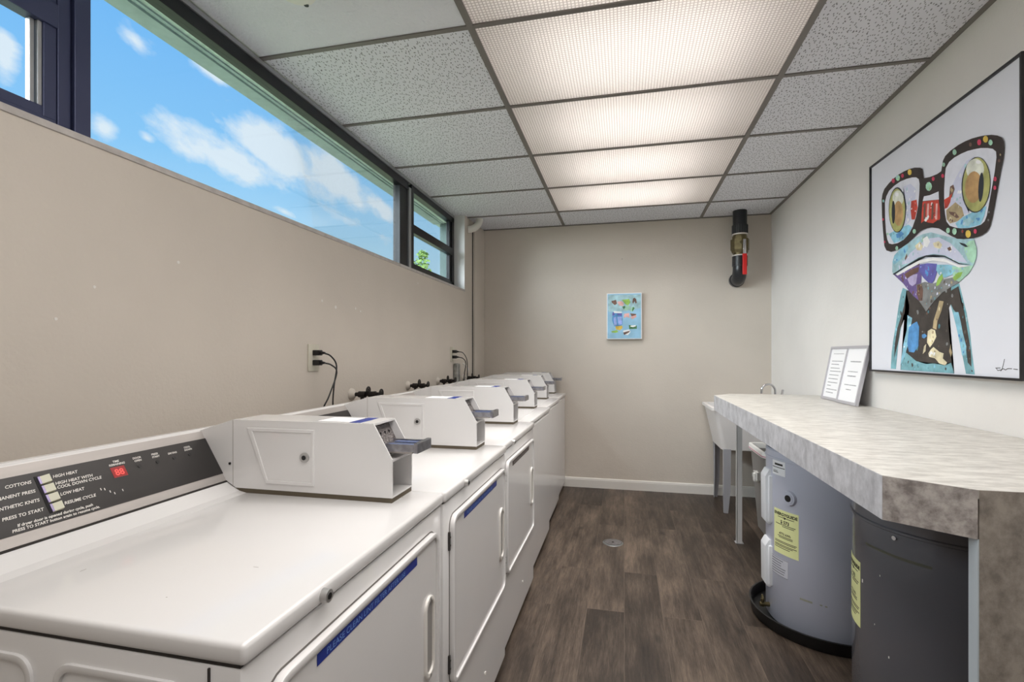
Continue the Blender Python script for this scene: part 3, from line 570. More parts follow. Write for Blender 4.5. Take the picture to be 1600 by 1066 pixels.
# picture outlines in metres (along the wall, height)
ART=[('teal',[(2.548,1.542),(2.502,1.523),(2.502,1.466),(2.513,1.429),(2.545,1.419),(2.564,1.355),(2.584,1.29),(2.597,1.225),(2.605,1.175),(2.651,1.176),(2.643,1.251),(2.63,1.305),(2.605,1.384),(2.584,1.461),(2.566,1.512)]),('dark',[(2.519,1.519),(2.496,1.491),(2.508,1.435),(2.542,1.419),(2.566,1.362),(2.588,1.291),(2.609,1.251),(2.621,1.225),(2.615,1.291),(2.593,1.363),(2.566,1.407),(2.542,1.451)]),('teal',[(2.211,1.503),(2.165,1.508),(2.145,1.452),(2.125,1.397),(2.106,1.322),(2.095,1.249),(2.081,1.171),(2.128,1.172),(2.144,1.228),(2.161,1.282),(2.178,1.336),(2.199,1.392),(2.218,1.438)]),('dark',[(2.211,1.487),(2.169,1.498),(2.157,1.442),(2.133,1.387),(2.118,1.323),(2.102,1.26),(2.098,1.198),(2.118,1.213),(2.129,1.271),(2.149,1.335),(2.169,1.39),(2.199,1.414),(2.215,1.437)]),('sky',[(2.199,1.403),(2.169,1.401),(2.157,1.367),(2.145,1.324),(2.125,1.271),(2.129,1.239),(2.149,1.239),(2.161,1.282),(2.178,1.336)]),('dark',[(2.519,1.525),(2.211,1.503),(2.211,1.437),(2.224,1.422),(2.229,1.361),(2.218,1.283),(2.207,1.211),(2.193,1.171),(2.566,1.173),(2.542,1.225),(2.513,1.289),(2.502,1.352),(2.508,1.416),(2.496,1.459)]),('teal',[(2.566,1.173),(2.548,1.225),(2.519,1.251),(2.441,1.214),(2.369,1.203),(2.32,1.207),(2.246,1.2),(2.211,1.211),(2.193,1.171)]),('sky',[(2.508,1.416),(2.472,1.401),(2.485,1.351),(2.502,1.289),(2.531,1.232),(2.566,1.192),(2.54,1.29),(2.513,1.353)]),('blue',[(2.496,1.361),(2.469,1.375),(2.436,1.383),(2.42,1.36),(2.422,1.324),(2.425,1.278),(2.458,1.251),(2.496,1.254),(2.51,1.289),(2.502,1.327)]),('blue',[(2.399,1.326),(2.379,1.329),(2.364,1.319),(2.384,1.309),(2.399,1.314)]),('tan',[(2.282,1.456),(2.255,1.45),(2.269,1.414),(2.294,1.376),(2.301,1.342),(2.325,1.349),(2.32,1.378),(2.296,1.423)]),('cream',[(2.359,1.339),(2.334,1.347),(2.31,1.34),(2.301,1.314),(2.32,1.291),(2.344,1.271),(2.364,1.292),(2.361,1.316)]),('cream',[(2.384,1.277),(2.369,1.286),(2.374,1.256),(2.394,1.244)]),('cream',[(2.339,1.262),(2.32,1.273),(2.282,1.253),(2.255,1.247),(2.26,1.227),(2.233,1.211),(2.246,1.2),(2.282,1.207),(2.31,1.227),(2.349,1.233),(2.354,1.247)]),('tan',[(2.211,1.283),(2.211,1.266),(2.203,1.25),(2.211,1.233),(2.222,1.255)]),('purple',[(2.621,1.612),(2.554,1.62),(2.496,1.636),(2.42,1.635),(2.399,1.589),(2.41,1.53),(2.42,1.47),(2.463,1.496),(2.496,1.522),(2.542,1.56)]),('violetlight',[(2.508,1.575),(2.474,1.588),(2.431,1.585),(2.441,1.546),(2.469,1.538),(2.491,1.55)]),('brown',[(2.531,1.6),(2.474,1.613),(2.42,1.613),(2.425,1.593),(2.474,1.585),(2.513,1.579)]),('indigo',[(2.415,1.622),(2.359,1.618),(2.296,1.604),(2.296,1.572),(2.315,1.54),(2.339,1.526),(2.389,1.563),(2.415,1.591)]),('grey',[(2.441,1.54),(2.379,1.544),(2.32,1.529),(2.246,1.536),(2.169,1.535),(2.161,1.511),(2.211,1.5),(2.264,1.485),(2.32,1.454),(2.369,1.42),(2.399,1.45),(2.42,1.47)]),('brown',[(2.431,1.539),(2.399,1.537),(2.389,1.509),(2.394,1.467),(2.42,1.47),(2.436,1.503)]),('sky',[(2.296,1.601),(2.229,1.589),(2.178,1.574),(2.203,1.546),(2.246,1.541),(2.282,1.558),(2.301,1.579)]),('mint',[(2.203,1.579),(2.145,1.563),(2.083,1.563),(2.106,1.538),(2.161,1.513),(2.194,1.528)]),('lime',[(2.282,1.55),(2.26,1.56),(2.257,1.54),(2.282,1.518),(2.301,1.515),(2.296,1.535)]),('lime',[(2.199,1.534),(2.169,1.549),(2.141,1.547),(2.153,1.53),(2.186,1.52)]),('tealpale',[(2.632,1.626),(2.63,1.673),(2.615,1.7),(2.566,1.72),(2.502,1.732),(2.441,1.743),(2.389,1.745),(2.334,1.739),(2.282,1.718),(2.211,1.69),(2.145,1.669),(2.083,1.656),(2.067,1.616),(2.069,1.586),(2.083,1.561),(2.129,1.566),(2.169,1.584),(2.229,1.614),(2.273,1.63),(2.32,1.641),(2.369,1.648),(2.42,1.646),(2.485,1.634),(2.554,1.614),(2.615,1.611)]),('sky',[(2.628,1.673),(2.609,1.699),(2.554,1.718),(2.508,1.727),(2.496,1.706),(2.531,1.681),(2.566,1.668),(2.615,1.657)]),('mint',[(2.133,1.641),(2.106,1.653),(2.08,1.65),(2.067,1.616),(2.069,1.586),(2.083,1.563),(2.114,1.589),(2.129,1.619)]),('lilac',[(2.554,1.646),(2.485,1.684),(2.42,1.702),(2.369,1.721),(2.282,1.707),(2.211,1.668),(2.161,1.625),(2.114,1.574),(2.169,1.59),(2.246,1.629),(2.32,1.649),(2.42,1.654),(2.496,1.642)]),('cream',[(2.447,1.708),(2.41,1.718),(2.389,1.695),(2.399,1.679),(2.431,1.686)]),('white',[(2.389,1.725),(2.359,1.73),(2.339,1.702),(2.359,1.683),(2.384,1.694)]),('cream',[(2.32,1.692),(2.282,1.692),(2.26,1.673),(2.273,1.659),(2.31,1.673)]),('white',[(2.6,1.61),(2.519,1.626),(2.42,1.64),(2.32,1.635),(2.246,1.615),(2.169,1.578),(2.098,1.562),(2.161,1.566),(2.229,1.597),(2.32,1.622),(2.41,1.627),(2.508,1.613),(2.584,1.602)]),('line',[(2.628,1.616),(2.519,1.635),(2.42,1.651),(2.369,1.652),(2.32,1.646),(2.246,1.627),(2.161,1.583),(2.091,1.563),(2.161,1.579),(2.246,1.622),(2.32,1.641),(2.369,1.646),(2.42,1.645),(2.519,1.629),(2.615,1.61)]),('brown',[(2.525,1.67),(2.508,1.689),(2.505,1.673),(2.521,1.658)]),('brown',[(2.23,1.653),(2.211,1.655),(2.203,1.64),(2.22,1.64)]),('line',[(2.161,1.66),(2.129,1.648),(2.11,1.633),(2.125,1.635),(2.149,1.649)]),('lens',[(2.696,1.976),(2.671,2.009),(2.596,2.024),(2.519,2.022),(2.448,2.004),(2.414,1.983),(2.414,1.941),(2.423,1.866),(2.448,1.816),(2.488,1.775),(2.54,1.752),(2.618,1.754),(2.671,1.772),(2.687,1.816),(2.696,1.894)]),('frame',[(2.727,1.992),(2.72,2.015),(2.702,2.035),(2.659,2.049),(2.618,2.056),(2.573,2.06),(2.53,2.058),(2.488,2.053),(2.448,2.044),(2.409,2.029),(2.392,2.018),(2.388,1.999),(2.383,1.976),(2.34,1.966),(2.292,1.961),(2.266,1.963),(2.26,1.984),(2.256,2.0),(2.242,2.013),(2.21,2.021),(2.164,2.024),(2.127,2.022),(2.092,2.017),(2.058,2.009),(2.026,2.0),(1.994,1.988),(1.967,1.974),(1.947,1.959),(1.937,1.941),(1.935,1.919),(1.94,1.886),(1.949,1.859),(1.958,1.827),(1.968,1.787),(1.979,1.746),(1.991,1.705),(2.001,1.678),(2.016,1.664),(2.038,1.658),(2.065,1.657),(2.099,1.66),(2.135,1.666),(2.172,1.676),(2.21,1.697),(2.25,1.723),(2.279,1.741),(2.326,1.757),(2.371,1.764),(2.409,1.761),(2.448,1.748),(2.498,1.731),(2.551,1.722),(2.596,1.719),(2.642,1.722),(2.683,1.737),(2.702,1.763),(2.714,1.835),(2.724,1.914)]),('lens',[(2.238,1.965),(2.218,1.981),(2.187,1.986),(2.149,1.985),(2.113,1.981),(2.078,1.973),(2.045,1.964),(2.013,1.951),(1.988,1.938),(1.973,1.923),(1.971,1.903),(1.979,1.857),(1.991,1.812),(2.003,1.766),(2.016,1.72),(2.027,1.703),(2.045,1.696),(2.078,1.696),(2.113,1.701),(2.149,1.709),(2.179,1.719),(2.214,1.735),(2.234,1.757),(2.242,1.787),(2.248,1.825),(2.248,1.887),(2.243,1.937)]),('lens',[(2.696,1.97),(2.683,1.994),(2.659,2.012),(2.613,2.021),(2.562,2.023),(2.509,2.017),(2.468,2.009),(2.438,1.999),(2.418,1.984),(2.412,1.962),(2.414,1.93),(2.422,1.876),(2.438,1.83),(2.463,1.794),(2.493,1.77),(2.535,1.754),(2.584,1.75),(2.63,1.755),(2.659,1.765),(2.675,1.788),(2.687,1.829),(2.694,1.894)]),('lens',[(2.381,1.9),(2.34,1.892),(2.283,1.889),(2.281,1.856),(2.39,1.883)]),('red',[(2.39,1.881),(2.283,1.856),(2.276,1.823),(2.273,1.78),(2.292,1.763),(2.344,1.781),(2.401,1.792),(2.397,1.836)]),('brown',[(2.381,1.87),(2.368,1.867),(2.371,1.801),(2.386,1.805)]),('pink',[(2.358,1.863),(2.345,1.86),(2.349,1.795),(2.363,1.799)]),('brown',[(2.326,1.853),(2.314,1.851),(2.318,1.787),(2.332,1.791)]),('pink',[(2.3,1.846),(2.288,1.843),(2.292,1.78),(2.305,1.784)]),('white',[(2.376,1.803),(2.349,1.814),(2.344,1.805),(2.37,1.787)]),('frame',[(2.404,1.792),(2.381,1.798),(2.326,1.771),(2.283,1.778),(2.275,1.744),(2.344,1.761),(2.399,1.764)]),('lilac',[(2.535,1.992),(2.478,1.985),(2.438,1.949),(2.448,1.873),(2.478,1.824),(2.54,1.805),(2.509,1.89)]),('red',[(2.473,1.908),(2.433,1.902),(2.426,1.866),(2.446,1.821),(2.47,1.827),(2.478,1.87)]),('sky',[(2.659,1.81),(2.618,1.812),(2.551,1.814),(2.493,1.811),(2.468,1.793),(2.493,1.77),(2.54,1.753),(2.613,1.756),(2.636,1.782)]),('blue',[(2.596,1.794),(2.551,1.796),(2.53,1.779),(2.562,1.769),(2.59,1.775)]),('line',[(2.513,1.881),(2.515,1.859),(2.52,1.839),(2.528,1.822),(2.539,1.809),(2.553,1.8),(2.568,1.796),(2.584,1.798),(2.601,1.804),(2.617,1.816),(2.631,1.832),(2.643,1.852),(2.653,1.875),(2.658,1.899),(2.66,1.923),(2.658,1.946),(2.653,1.967),(2.643,1.984),(2.631,1.997),(2.617,2.005),(2.601,2.008),(2.584,2.005),(2.568,1.997),(2.553,1.984),(2.539,1.968),(2.528,1.948),(2.52,1.927),(2.515,1.904)]),('olive',[(2.521,1.882),(2.523,1.861),(2.528,1.842),(2.535,1.826),(2.545,1.813),(2.558,1.805),(2.572,1.801),(2.587,1.802),(2.602,1.808),(2.616,1.819),(2.629,1.834),(2.64,1.853),(2.649,1.874),(2.654,1.897),(2.656,1.92),(2.654,1.943),(2.649,1.962),(2.64,1.979),(2.629,1.992),(2.616,1.999),(2.602,2.002),(2.587,2.0),(2.572,1.992),(2.558,1.98),(2.545,1.965),(2.535,1.946),(2.528,1.926),(2.523,1.904)]),('paleeye',[(2.533,1.938),(2.535,1.928),(2.542,1.92),(2.552,1.915),(2.564,1.914),(2.579,1.917),(2.593,1.923),(2.606,1.932),(2.617,1.943),(2.624,1.955),(2.626,1.967),(2.624,1.978),(2.617,1.986),(2.606,1.991),(2.593,1.992),(2.579,1.989),(2.564,1.982),(2.552,1.973),(2.542,1.962),(2.535,1.95)]),('iris',[(2.536,1.872),(2.538,1.855),(2.544,1.841),(2.552,1.831),(2.563,1.825),(2.575,1.826),(2.588,1.832),(2.599,1.843),(2.608,1.858),(2.614,1.875),(2.616,1.894),(2.614,1.911),(2.608,1.926),(2.599,1.936),(2.588,1.941),(2.575,1.94),(2.563,1.933),(2.552,1.922),(2.544,1.907),(2.538,1.89)]),('line',[(2.603,1.896),(2.604,1.88),(2.606,1.866),(2.61,1.855),(2.614,1.848),(2.618,1.847),(2.623,1.851),(2.627,1.859),(2.63,1.872),(2.633,1.888),(2.633,1.905),(2.633,1.921),(2.63,1.936),(2.627,1.947),(2.623,1.953),(2.618,1.954),(2.614,1.95),(2.61,1.942),(2.606,1.929),(2.604,1.913)]),('white',[(2.573,1.969),(2.576,1.964),(2.584,1.963),(2.594,1.966),(2.602,1.972),(2.605,1.979),(2.602,1.984),(2.594,1.985),(2.584,1.981),(2.576,1.975)]),('lilac',[(2.21,1.874),(2.164,1.918),(2.12,1.946),(2.078,1.949),(2.099,1.914),(2.135,1.869),(2.135,1.806),(2.106,1.755),(2.164,1.761),(2.21,1.804)]),('brown',[(2.21,1.884),(2.191,1.885),(2.183,1.866),(2.198,1.84),(2.218,1.836),(2.23,1.82),(2.21,1.854)]),('red',[(2.246,1.845),(2.218,1.847),(2.198,1.855),(2.21,1.824),(2.226,1.808),(2.243,1.808)]),('tan',[(2.234,1.8),(2.179,1.815),(2.142,1.784),(2.131,1.752),(2.164,1.741),(2.21,1.743),(2.23,1.764)]),('brown',[(2.218,1.791),(2.179,1.777),(2.157,1.752),(2.172,1.753),(2.21,1.779)]),('sky',[(2.179,1.735),(2.135,1.748),(2.092,1.751),(2.038,1.754),(2.016,1.752),(2.026,1.723),(2.045,1.697),(2.106,1.7),(2.164,1.714)]),('tealpale',[(2.135,1.733),(2.099,1.738),(2.085,1.72),(2.106,1.707),(2.135,1.716)]),('line',[(1.996,1.816),(1.999,1.798),(2.004,1.782),(2.012,1.769),(2.022,1.757),(2.034,1.749),(2.047,1.744),(2.061,1.743),(2.075,1.746),(2.09,1.753),(2.104,1.763),(2.116,1.776),(2.127,1.793),(2.136,1.811),(2.141,1.831),(2.144,1.852),(2.144,1.872),(2.141,1.89),(2.134,1.907),(2.125,1.922),(2.114,1.932),(2.101,1.94),(2.087,1.943),(2.073,1.943),(2.058,1.938),(2.044,1.93),(2.031,1.919),(2.02,1.905),(2.01,1.889),(2.003,1.872),(1.998,1.853),(1.996,1.834)]),('olive',[(1.999,1.818),(2.002,1.801),(2.007,1.786),(2.014,1.772),(2.024,1.761),(2.035,1.753),(2.047,1.748),(2.06,1.747),(2.074,1.75),(2.087,1.756),(2.1,1.766),(2.112,1.779),(2.122,1.794),(2.13,1.812),(2.135,1.831),(2.138,1.851),(2.137,1.87),(2.134,1.888),(2.128,1.905),(2.12,1.918),(2.11,1.929),(2.098,1.936),(2.085,1.94),(2.071,1.939),(2.057,1.935),(2.044,1.928),(2.032,1.917),(2.021,1.904),(2.013,1.889),(2.006,1.872),(2.001,1.854),(1.999,1.836)]),('paleeye',[(2.027,1.88),(2.031,1.87),(2.038,1.863),(2.049,1.86),(2.063,1.86),(2.077,1.864),(2.091,1.872),(2.103,1.882),(2.113,1.895),(2.118,1.908),(2.119,1.92),(2.114,1.93),(2.106,1.937),(2.094,1.94),(2.081,1.939),(2.066,1.935),(2.053,1.927),(2.041,1.916),(2.032,1.904),(2.028,1.892)]),('iris',[(2.037,1.823),(2.04,1.81),(2.045,1.798),(2.053,1.79),(2.062,1.784),(2.073,1.782),(2.085,1.784),(2.096,1.79),(2.106,1.799),(2.115,1.811),(2.121,1.825),(2.124,1.84),(2.124,1.856),(2.122,1.869),(2.116,1.881),(2.108,1.89),(2.097,1.895),(2.086,1.896),(2.075,1.894),(2.064,1.887),(2.054,1.878),(2.046,1.866),(2.04,1.852),(2.037,1.837)]),('line',[(2.029,1.822),(2.031,1.806),(2.034,1.793),(2.038,1.783),(2.042,1.777),(2.046,1.776),(2.05,1.78),(2.053,1.789),(2.055,1.801),(2.056,1.815),(2.055,1.831),(2.053,1.847),(2.05,1.86),(2.046,1.87),(2.042,1.875),(2.037,1.876),(2.034,1.872),(2.031,1.864),(2.029,1.852),(2.028,1.837)]),('white',[(2.042,1.914),(2.044,1.911),(2.051,1.911),(2.059,1.914),(2.066,1.919),(2.068,1.924),(2.066,1.927),(2.059,1.927),(2.051,1.923),(2.044,1.919)]),('pinkdot',[(2.604,2.041),(2.607,2.035),(2.616,2.034),(2.626,2.039),(2.632,2.047),(2.632,2.055),(2.626,2.058),(2.616,2.056),(2.607,2.049)]),('mint',[(2.561,2.04),(2.565,2.032),(2.576,2.031),(2.588,2.037),(2.596,2.047),(2.596,2.056),(2.588,2.061),(2.576,2.058),(2.565,2.05)]),('pinkdot',[(2.528,2.037),(2.531,2.032),(2.538,2.031),(2.546,2.035),(2.552,2.042),(2.552,2.048),(2.546,2.052),(2.538,2.05),(2.531,2.044)]),('yellow',[(2.467,2.031),(2.47,2.024),(2.48,2.023),(2.491,2.028),(2.498,2.038),(2.498,2.047),(2.491,2.051),(2.48,2.049),(2.47,2.041)]),('mint',[(2.698,1.977),(2.7,1.973),(2.706,1.972),(2.713,1.975),(2.717,1.98),(2.717,1.985),(2.713,1.988),(2.706,1.986),(2.7,1.982)]),('pinkdot',[(2.701,1.889),(2.704,1.886),(2.709,1.885),(2.715,1.887),(2.719,1.892),(2.719,1.896),(2.715,1.898),(2.709,1.898),(2.704,1.894)]),('mint',[(2.435,1.768),(2.438,1.762),(2.445,1.76),(2.454,1.763),(2.46,1.77),(2.46,1.777),(2.454,1.781),(2.445,1.78),(2.438,1.775)]),('mint',[(2.575,1.725),(2.578,1.719),(2.585,1.717),(2.594,1.72),(2.6,1.727),(2.6,1.733),(2.594,1.737),(2.585,1.737),(2.578,1.732)]),('pinkdot',[(2.688,1.779),(2.69,1.775),(2.694,1.774),(2.699,1.776),(2.703,1.78),(2.703,1.784),(2.699,1.786),(2.694,1.786),(2.69,1.783)]),('mint',[(2.323,1.922),(2.328,1.912),(2.34,1.909),(2.355,1.916),(2.365,1.929),(2.365,1.942),(2.355,1.949),(2.34,1.946),(2.328,1.935)]),('pinkdot',[(2.305,1.947),(2.307,1.942),(2.313,1.941),(2.32,1.944),(2.324,1.95),(2.324,1.956),(2.32,1.959),(2.313,1.958),(2.307,1.953)]),('pinkdot',[(2.245,1.937),(2.247,1.933),(2.252,1.932),(2.259,1.935),(2.263,1.941),(2.263,1.946),(2.259,1.949),(2.252,1.948),(2.247,1.943)]),('mint',[(2.239,1.979),(2.241,1.974),(2.247,1.973),(2.253,1.977),(2.257,1.982),(2.257,1.988),(2.253,1.991),(2.247,1.99),(2.241,1.985)]),('mint',[(2.171,2.0),(2.174,1.994),(2.181,1.993),(2.189,1.997),(2.194,2.005),(2.194,2.013),(2.189,2.017),(2.181,2.015),(2.174,2.008)]),('brown',[(2.088,1.994),(2.09,1.99),(2.094,1.989),(2.099,1.992),(2.103,1.998),(2.103,2.003),(2.099,2.006),(2.094,2.004),(2.09,2.0)]),('pinkdot',[(2.04,1.982),(2.042,1.976),(2.048,1.975),(2.056,1.979),(2.06,1.987),(2.06,1.994),(2.056,1.998),(2.048,1.996),(2.042,1.99)]),('yellow',[(2.007,1.979),(2.01,1.972),(2.017,1.971),(2.025,1.976),(2.031,1.985),(2.031,1.993),(2.025,1.997),(2.017,1.995),(2.01,1.988)]),('mint',[(1.985,1.958),(1.988,1.953),(1.994,1.952),(2.0,1.956),(2.005,1.963),(2.005,1.97),(2.0,1.974),(1.994,1.972),(1.988,1.966)]),('tan',[(1.947,1.902),(1.948,1.9),(1.95,1.899),(1.952,1.901),(1.954,1.903),(1.954,1.906),(1.952,1.908),(1.95,1.907),(1.948,1.905)]),('brown',[(1.951,1.884),(1.952,1.88),(1.955,1.88),(1.959,1.882),(1.962,1.886),(1.962,1.89),(1.959,1.892),(1.955,1.891),(1.952,1.888)]),('pinkdot',[(1.967,1.829),(1.969,1.824),(1.973,1.823),(1.978,1.826),(1.982,1.831),(1.982,1.837),(1.978,1.84),(1.973,1.839),(1.969,1.835)]),('pinkdot',[(1.969,1.8),(1.97,1.796),(1.974,1.795),(1.979,1.797),(1.982,1.802),(1.982,1.807),(1.979,1.81),(1.974,1.809),(1.97,1.805)]),('grey',[(1.999,1.727),(2.0,1.725),(2.003,1.724),(2.005,1.725),(2.007,1.728),(2.007,1.731),(2.005,1.732),(2.003,1.732),(2.0,1.73)]),('grey',[(2.002,1.701),(2.003,1.698),(2.006,1.698),(2.008,1.699),(2.01,1.702),(2.01,1.704),(2.008,1.706),(2.006,1.706),(2.003,1.704)]),('pinkdot',[(2.062,1.677),(2.064,1.672),(2.069,1.67),(2.075,1.673),(2.078,1.678),(2.078,1.684),(2.075,1.688),(2.069,1.687),(2.064,1.683)]),('yellow',[(2.093,1.675),(2.096,1.667),(2.105,1.664),(2.115,1.668),(2.121,1.677),(2.121,1.687),(2.115,1.693),(2.105,1.692),(2.096,1.685)]),('brown',[(2.131,1.694),(2.133,1.69),(2.137,1.689),(2.142,1.691),(2.145,1.695),(2.145,1.699),(2.142,1.702),(2.137,1.702),(2.133,1.699)]),('mint',[(2.17,1.703),(2.173,1.696),(2.181,1.693),(2.19,1.697),(2.196,1.705),(2.196,1.714),(2.19,1.719),(2.181,1.718),(2.173,1.712)]),('mint',[(2.21,1.716),(2.212,1.71),(2.219,1.708),(2.227,1.711),(2.232,1.718),(2.232,1.725),(2.227,1.73),(2.219,1.729),(2.212,1.724)]),('mint',[(2.659,1.81),(2.661,1.806),(2.666,1.805),(2.672,1.807),(2.676,1.811),(2.676,1.816),(2.672,1.818),(2.666,1.818),(2.661,1.814)])]
SIG=[[(1.94,1.228),(1.945,1.211),(1.952,1.192),(1.958,1.187)],[(1.981,1.197),(1.958,1.198)],[(1.976,1.196),(1.971,1.189),(1.958,1.191),(1.945,1.196),(1.936,1.192),(1.926,1.197),(1.908,1.197)],[(1.902,1.196),(1.884,1.195)]]
PIC=[('tealpale',[(-0.145,1.787),(0.144,1.785),(0.144,1.663),(0.022,1.637),(-0.145,1.634)]),('brown',[(-0.116,1.732),(-0.074,1.742),(-0.065,1.707),(-0.085,1.694),(-0.111,1.717)]),('pink',[(-0.065,1.725),(-0.023,1.73),(-0.001,1.706),(-0.012,1.683),(-0.046,1.69)]),('lime',[(-0.023,1.741),(0.044,1.748),(0.055,1.716),(0.033,1.688),(0.01,1.7),(-0.001,1.723)]),('mint',[(-0.018,1.681),(0.044,1.688),(0.05,1.659),(0.022,1.642),(-0.006,1.654)]),('green',[(-0.018,1.678),(0.005,1.686),(0.01,1.671),(-0.006,1.654)]),('brown',[(0.072,1.716),(0.077,1.75),(0.091,1.758),(0.105,1.744),(0.111,1.712),(0.1,1.704),(0.091,1.727),(0.08,1.704)]),('mint',[(0.05,1.665),(0.083,1.678),(0.094,1.658),(0.072,1.63),(0.052,1.639)]),('green',[(0.077,1.676),(0.093,1.664),(0.072,1.63),(0.069,1.647)]),('blue',[(-0.105,1.628),(-0.074,1.621),(-0.02,1.62),(-0.015,1.563),(-0.015,1.517),(-0.034,1.5),(-0.091,1.5),(-0.109,1.552)]),('lavblue',[(-0.096,1.581),(-0.074,1.587),(-0.065,1.511),(-0.091,1.506)]),('lavblue',[(-0.063,1.586),(-0.023,1.586),(-0.018,1.517),(-0.051,1.511)]),('indigo',[(-0.105,1.628),(-0.085,1.627),(-0.088,1.598),(-0.108,1.599)]),('indigo',[(-0.068,1.615),(-0.02,1.617),(-0.023,1.594),(-0.057,1.601)]),('white',[(-0.096,1.639),(-0.023,1.632),(-0.02,1.62),(-0.091,1.621)]),('yellow',[(-0.08,1.5),(-0.018,1.505),(-0.015,1.482),(-0.04,1.462),(-0.074,1.471)]),('lime',[(-0.116,1.454),(-0.068,1.465),(-0.051,1.448),(-0.08,1.439),(-0.113,1.444)]),('pink',[(-0.001,1.614),(0.044,1.619),(0.047,1.573),(0.022,1.585),(-0.004,1.574)]),('brown',[(0.052,1.616),(0.108,1.609),(0.083,1.575),(0.069,1.581)]),('pink',[(0.052,1.584),(0.105,1.601),(0.108,1.583),(0.072,1.561)]),('green',[(0.041,1.51),(0.111,1.503),(0.111,1.475),(0.044,1.473)]),('white',[(0.055,1.504),(0.1,1.509),(0.102,1.497),(0.077,1.49),(0.055,1.496)]),('white',[(-0.012,1.459),(0.044,1.47),(0.055,1.447),(0.033,1.418),(-0.001,1.424)]),('brown',[(-0.009,1.442),(0.05,1.458),(0.044,1.444),(-0.001,1.419)])]
# ================================================================ LEFT WALL: outlets, cords, valves, conduit
def outlet(Y, Z, label):
    t = thing('wall_outlet', label, 'outlet', (WX, Y, Z))
    b = B(); box(b, 0, .006, -.038, .038, -.060, .060, .002); obj('cover_plate', b, M['off_white'], t, True)
    for dz in (.022, -.022):
        b = B(); prism(b, rrect(-.017, .017, dz - .015, dz + .015, .010), 'x', .006, .0075); obj('socket', b, M['off_white'], t)
def cord(Y, Z, path, label, m):
    b = B(); tube(b, [(WX + .050, Y, Z)] + path, .0035, 8); o = obj('power_cord', b, m, None, True); tag(o, label, 'cord')
    p = B(); prism(p, rrect(Y - .013, Y + .013, Z - .012, Z + .012, .005), 'x', WX + .0076, WX + .040); cyl(p, (WX + .040, Y, Z), (WX + .062, Y, Z - .001), .008, 10, .004); obj('plug', p, m, o, True)
O1 = (1.952, 1.228)
outlet(*O1, 'ivory wall outlet with two black plugs, nearer of the two')
cord(O1[0], O1[1] + .022, [(WX + .075, 1.975, 1.235), (WX + .088, 2.0, 1.19), (WX + .075, 2.0, 1.10), (WX + .06, 2.015, 1.0), (WX + .05, 2.05, .80), (WX + .04, 2.05, .4)], 'black cord from the upper socket of the near outlet', M['black'])
cord(O1[0], O1[1] - .022, [(WX + .078, 1.975, 1.195), (WX + .092, 1.995, 1.16), (WX + .080, 1.955, 1.06), (WX + .06, 1.93, .98), (WX + .05, 1.92, .80), (WX + .04, 1.92, .4)], 'black cord from the lower socket of the near outlet', M['black'])
O2 = (3.775, 1.243)
outlet(*O2, 'ivory wall outlet above the silver conduit, farther from camera')
cord(O2[0], O2[1] + .022, [(WX + .085, 3.80, 1.255), (WX + .105, 3.84, 1.20), (WX + .10, 3.87, 1.12), (WX + .09, 3.90, 1.02), (WX + .08, 3.9, .8), (WX + .05, 3.9, .4)], 'black cord from the upper socket of the far outlet', M['black'])
cord(O2[0], O2[1] - .022, [(WX + .085, 3.80, 1.21), (WX + .10, 3.83, 1.17), (WX + .09, 3.82, 1.08), (WX + .08, 3.82, .95), (WX + .05, 3.82, .4)], 'black cord from the lower socket of the far outlet', M['black'])
b = B(); box(b, WX, WX + .045, 3.80, 3.86, .05, 1.17, .012, 3); o = obj('conduit', b, M['foil'], None, True); tag(o, 'silver wrapped conduit running down from the far outlet', 'conduit')
b = B(); tube(b, [(WX + .06, 3.87, 1.17), (WX + .10, 3.89, 1.12), (WX + .07, 3.91, 1.0), (WX + .05, 3.91, .5)], .006, 8); o = obj('white_hose', b, M['white_trim'], None, True); tag(o, 'thin white hose beside the silver conduit', 'hose')
def wheel(bm, c, r, ax):
    seg = 18; pts = [(c[0], c[1] + r * math.cos(a), c[2] + r * math.sin(a)) if ax == 'x' else (c[0] + r * math.cos(a), c[1], c[2] + r * math.sin(a)) for a in [2 * PI * i / seg for i in range(seg + 1)]]
    tube(bm, pts, r * .26, 6, False)
    for i in range(4):
        a = i * PI / 2 + .4; e = (c[0], c[1] + r * math.cos(a), c[2] + r * math.sin(a)) if ax == 'x' else (c[0] + r * math.cos(a), c[1], c[2] + r * math.sin(a))
        cyl(bm, c, e, r * .2, 6)
def valve():
    t = thing('water_valve', '', 'water valve', (0, 0, 0), 0, 'water valve pairs on the left wall')
    b = B(); lathe(b, [(.006, .028), (.014, .024), (.028, .010), (.031, 0)], 0, 0, 20)
    bmesh.ops.transform(b, matrix=Matrix.Rotation(PI / 2, 4, 'Y'), verts=b.verts); obj('escutcheon', b, M['paint'], t, True)
    b = B(); cyl(b, (0, 0, 0), (.05, 0, 0), .010, 12); cyl(b, (.045, 0, 0), (.085, 0, 0), .016, 8); cyl(b, (.05, 0, 0), (.175, 0, .004), .009, 10); cyl(b, (.065, 0, 0), (.065, 0, -.05), .010, 10); cyl(b, (.065, 0, -.035), (.065, 0, -.06), .015, 10)
    cyl(b, (.125, 0, .002), (.125, 0, -.045), .010, 10); cyl(b, (.125, 0, -.03), (.125, 0, -.06), .014, 10); cyl(b, (.105, 0, 0), (.145, 0, .003), .015, 8); obj('pipe', b, M['iron'], t, True)
    for q in (0, 1):
        b = B(); c = (.108, -.012, .022) if q == 0 else (.178, -.004, .010); cyl(b, (c[0] - .02, 0, .002), c, .005, 8); wheel(b, c, .017, 'x'); obj('handle', b, M['iron'], t, True)
    return t
v0 = valve()
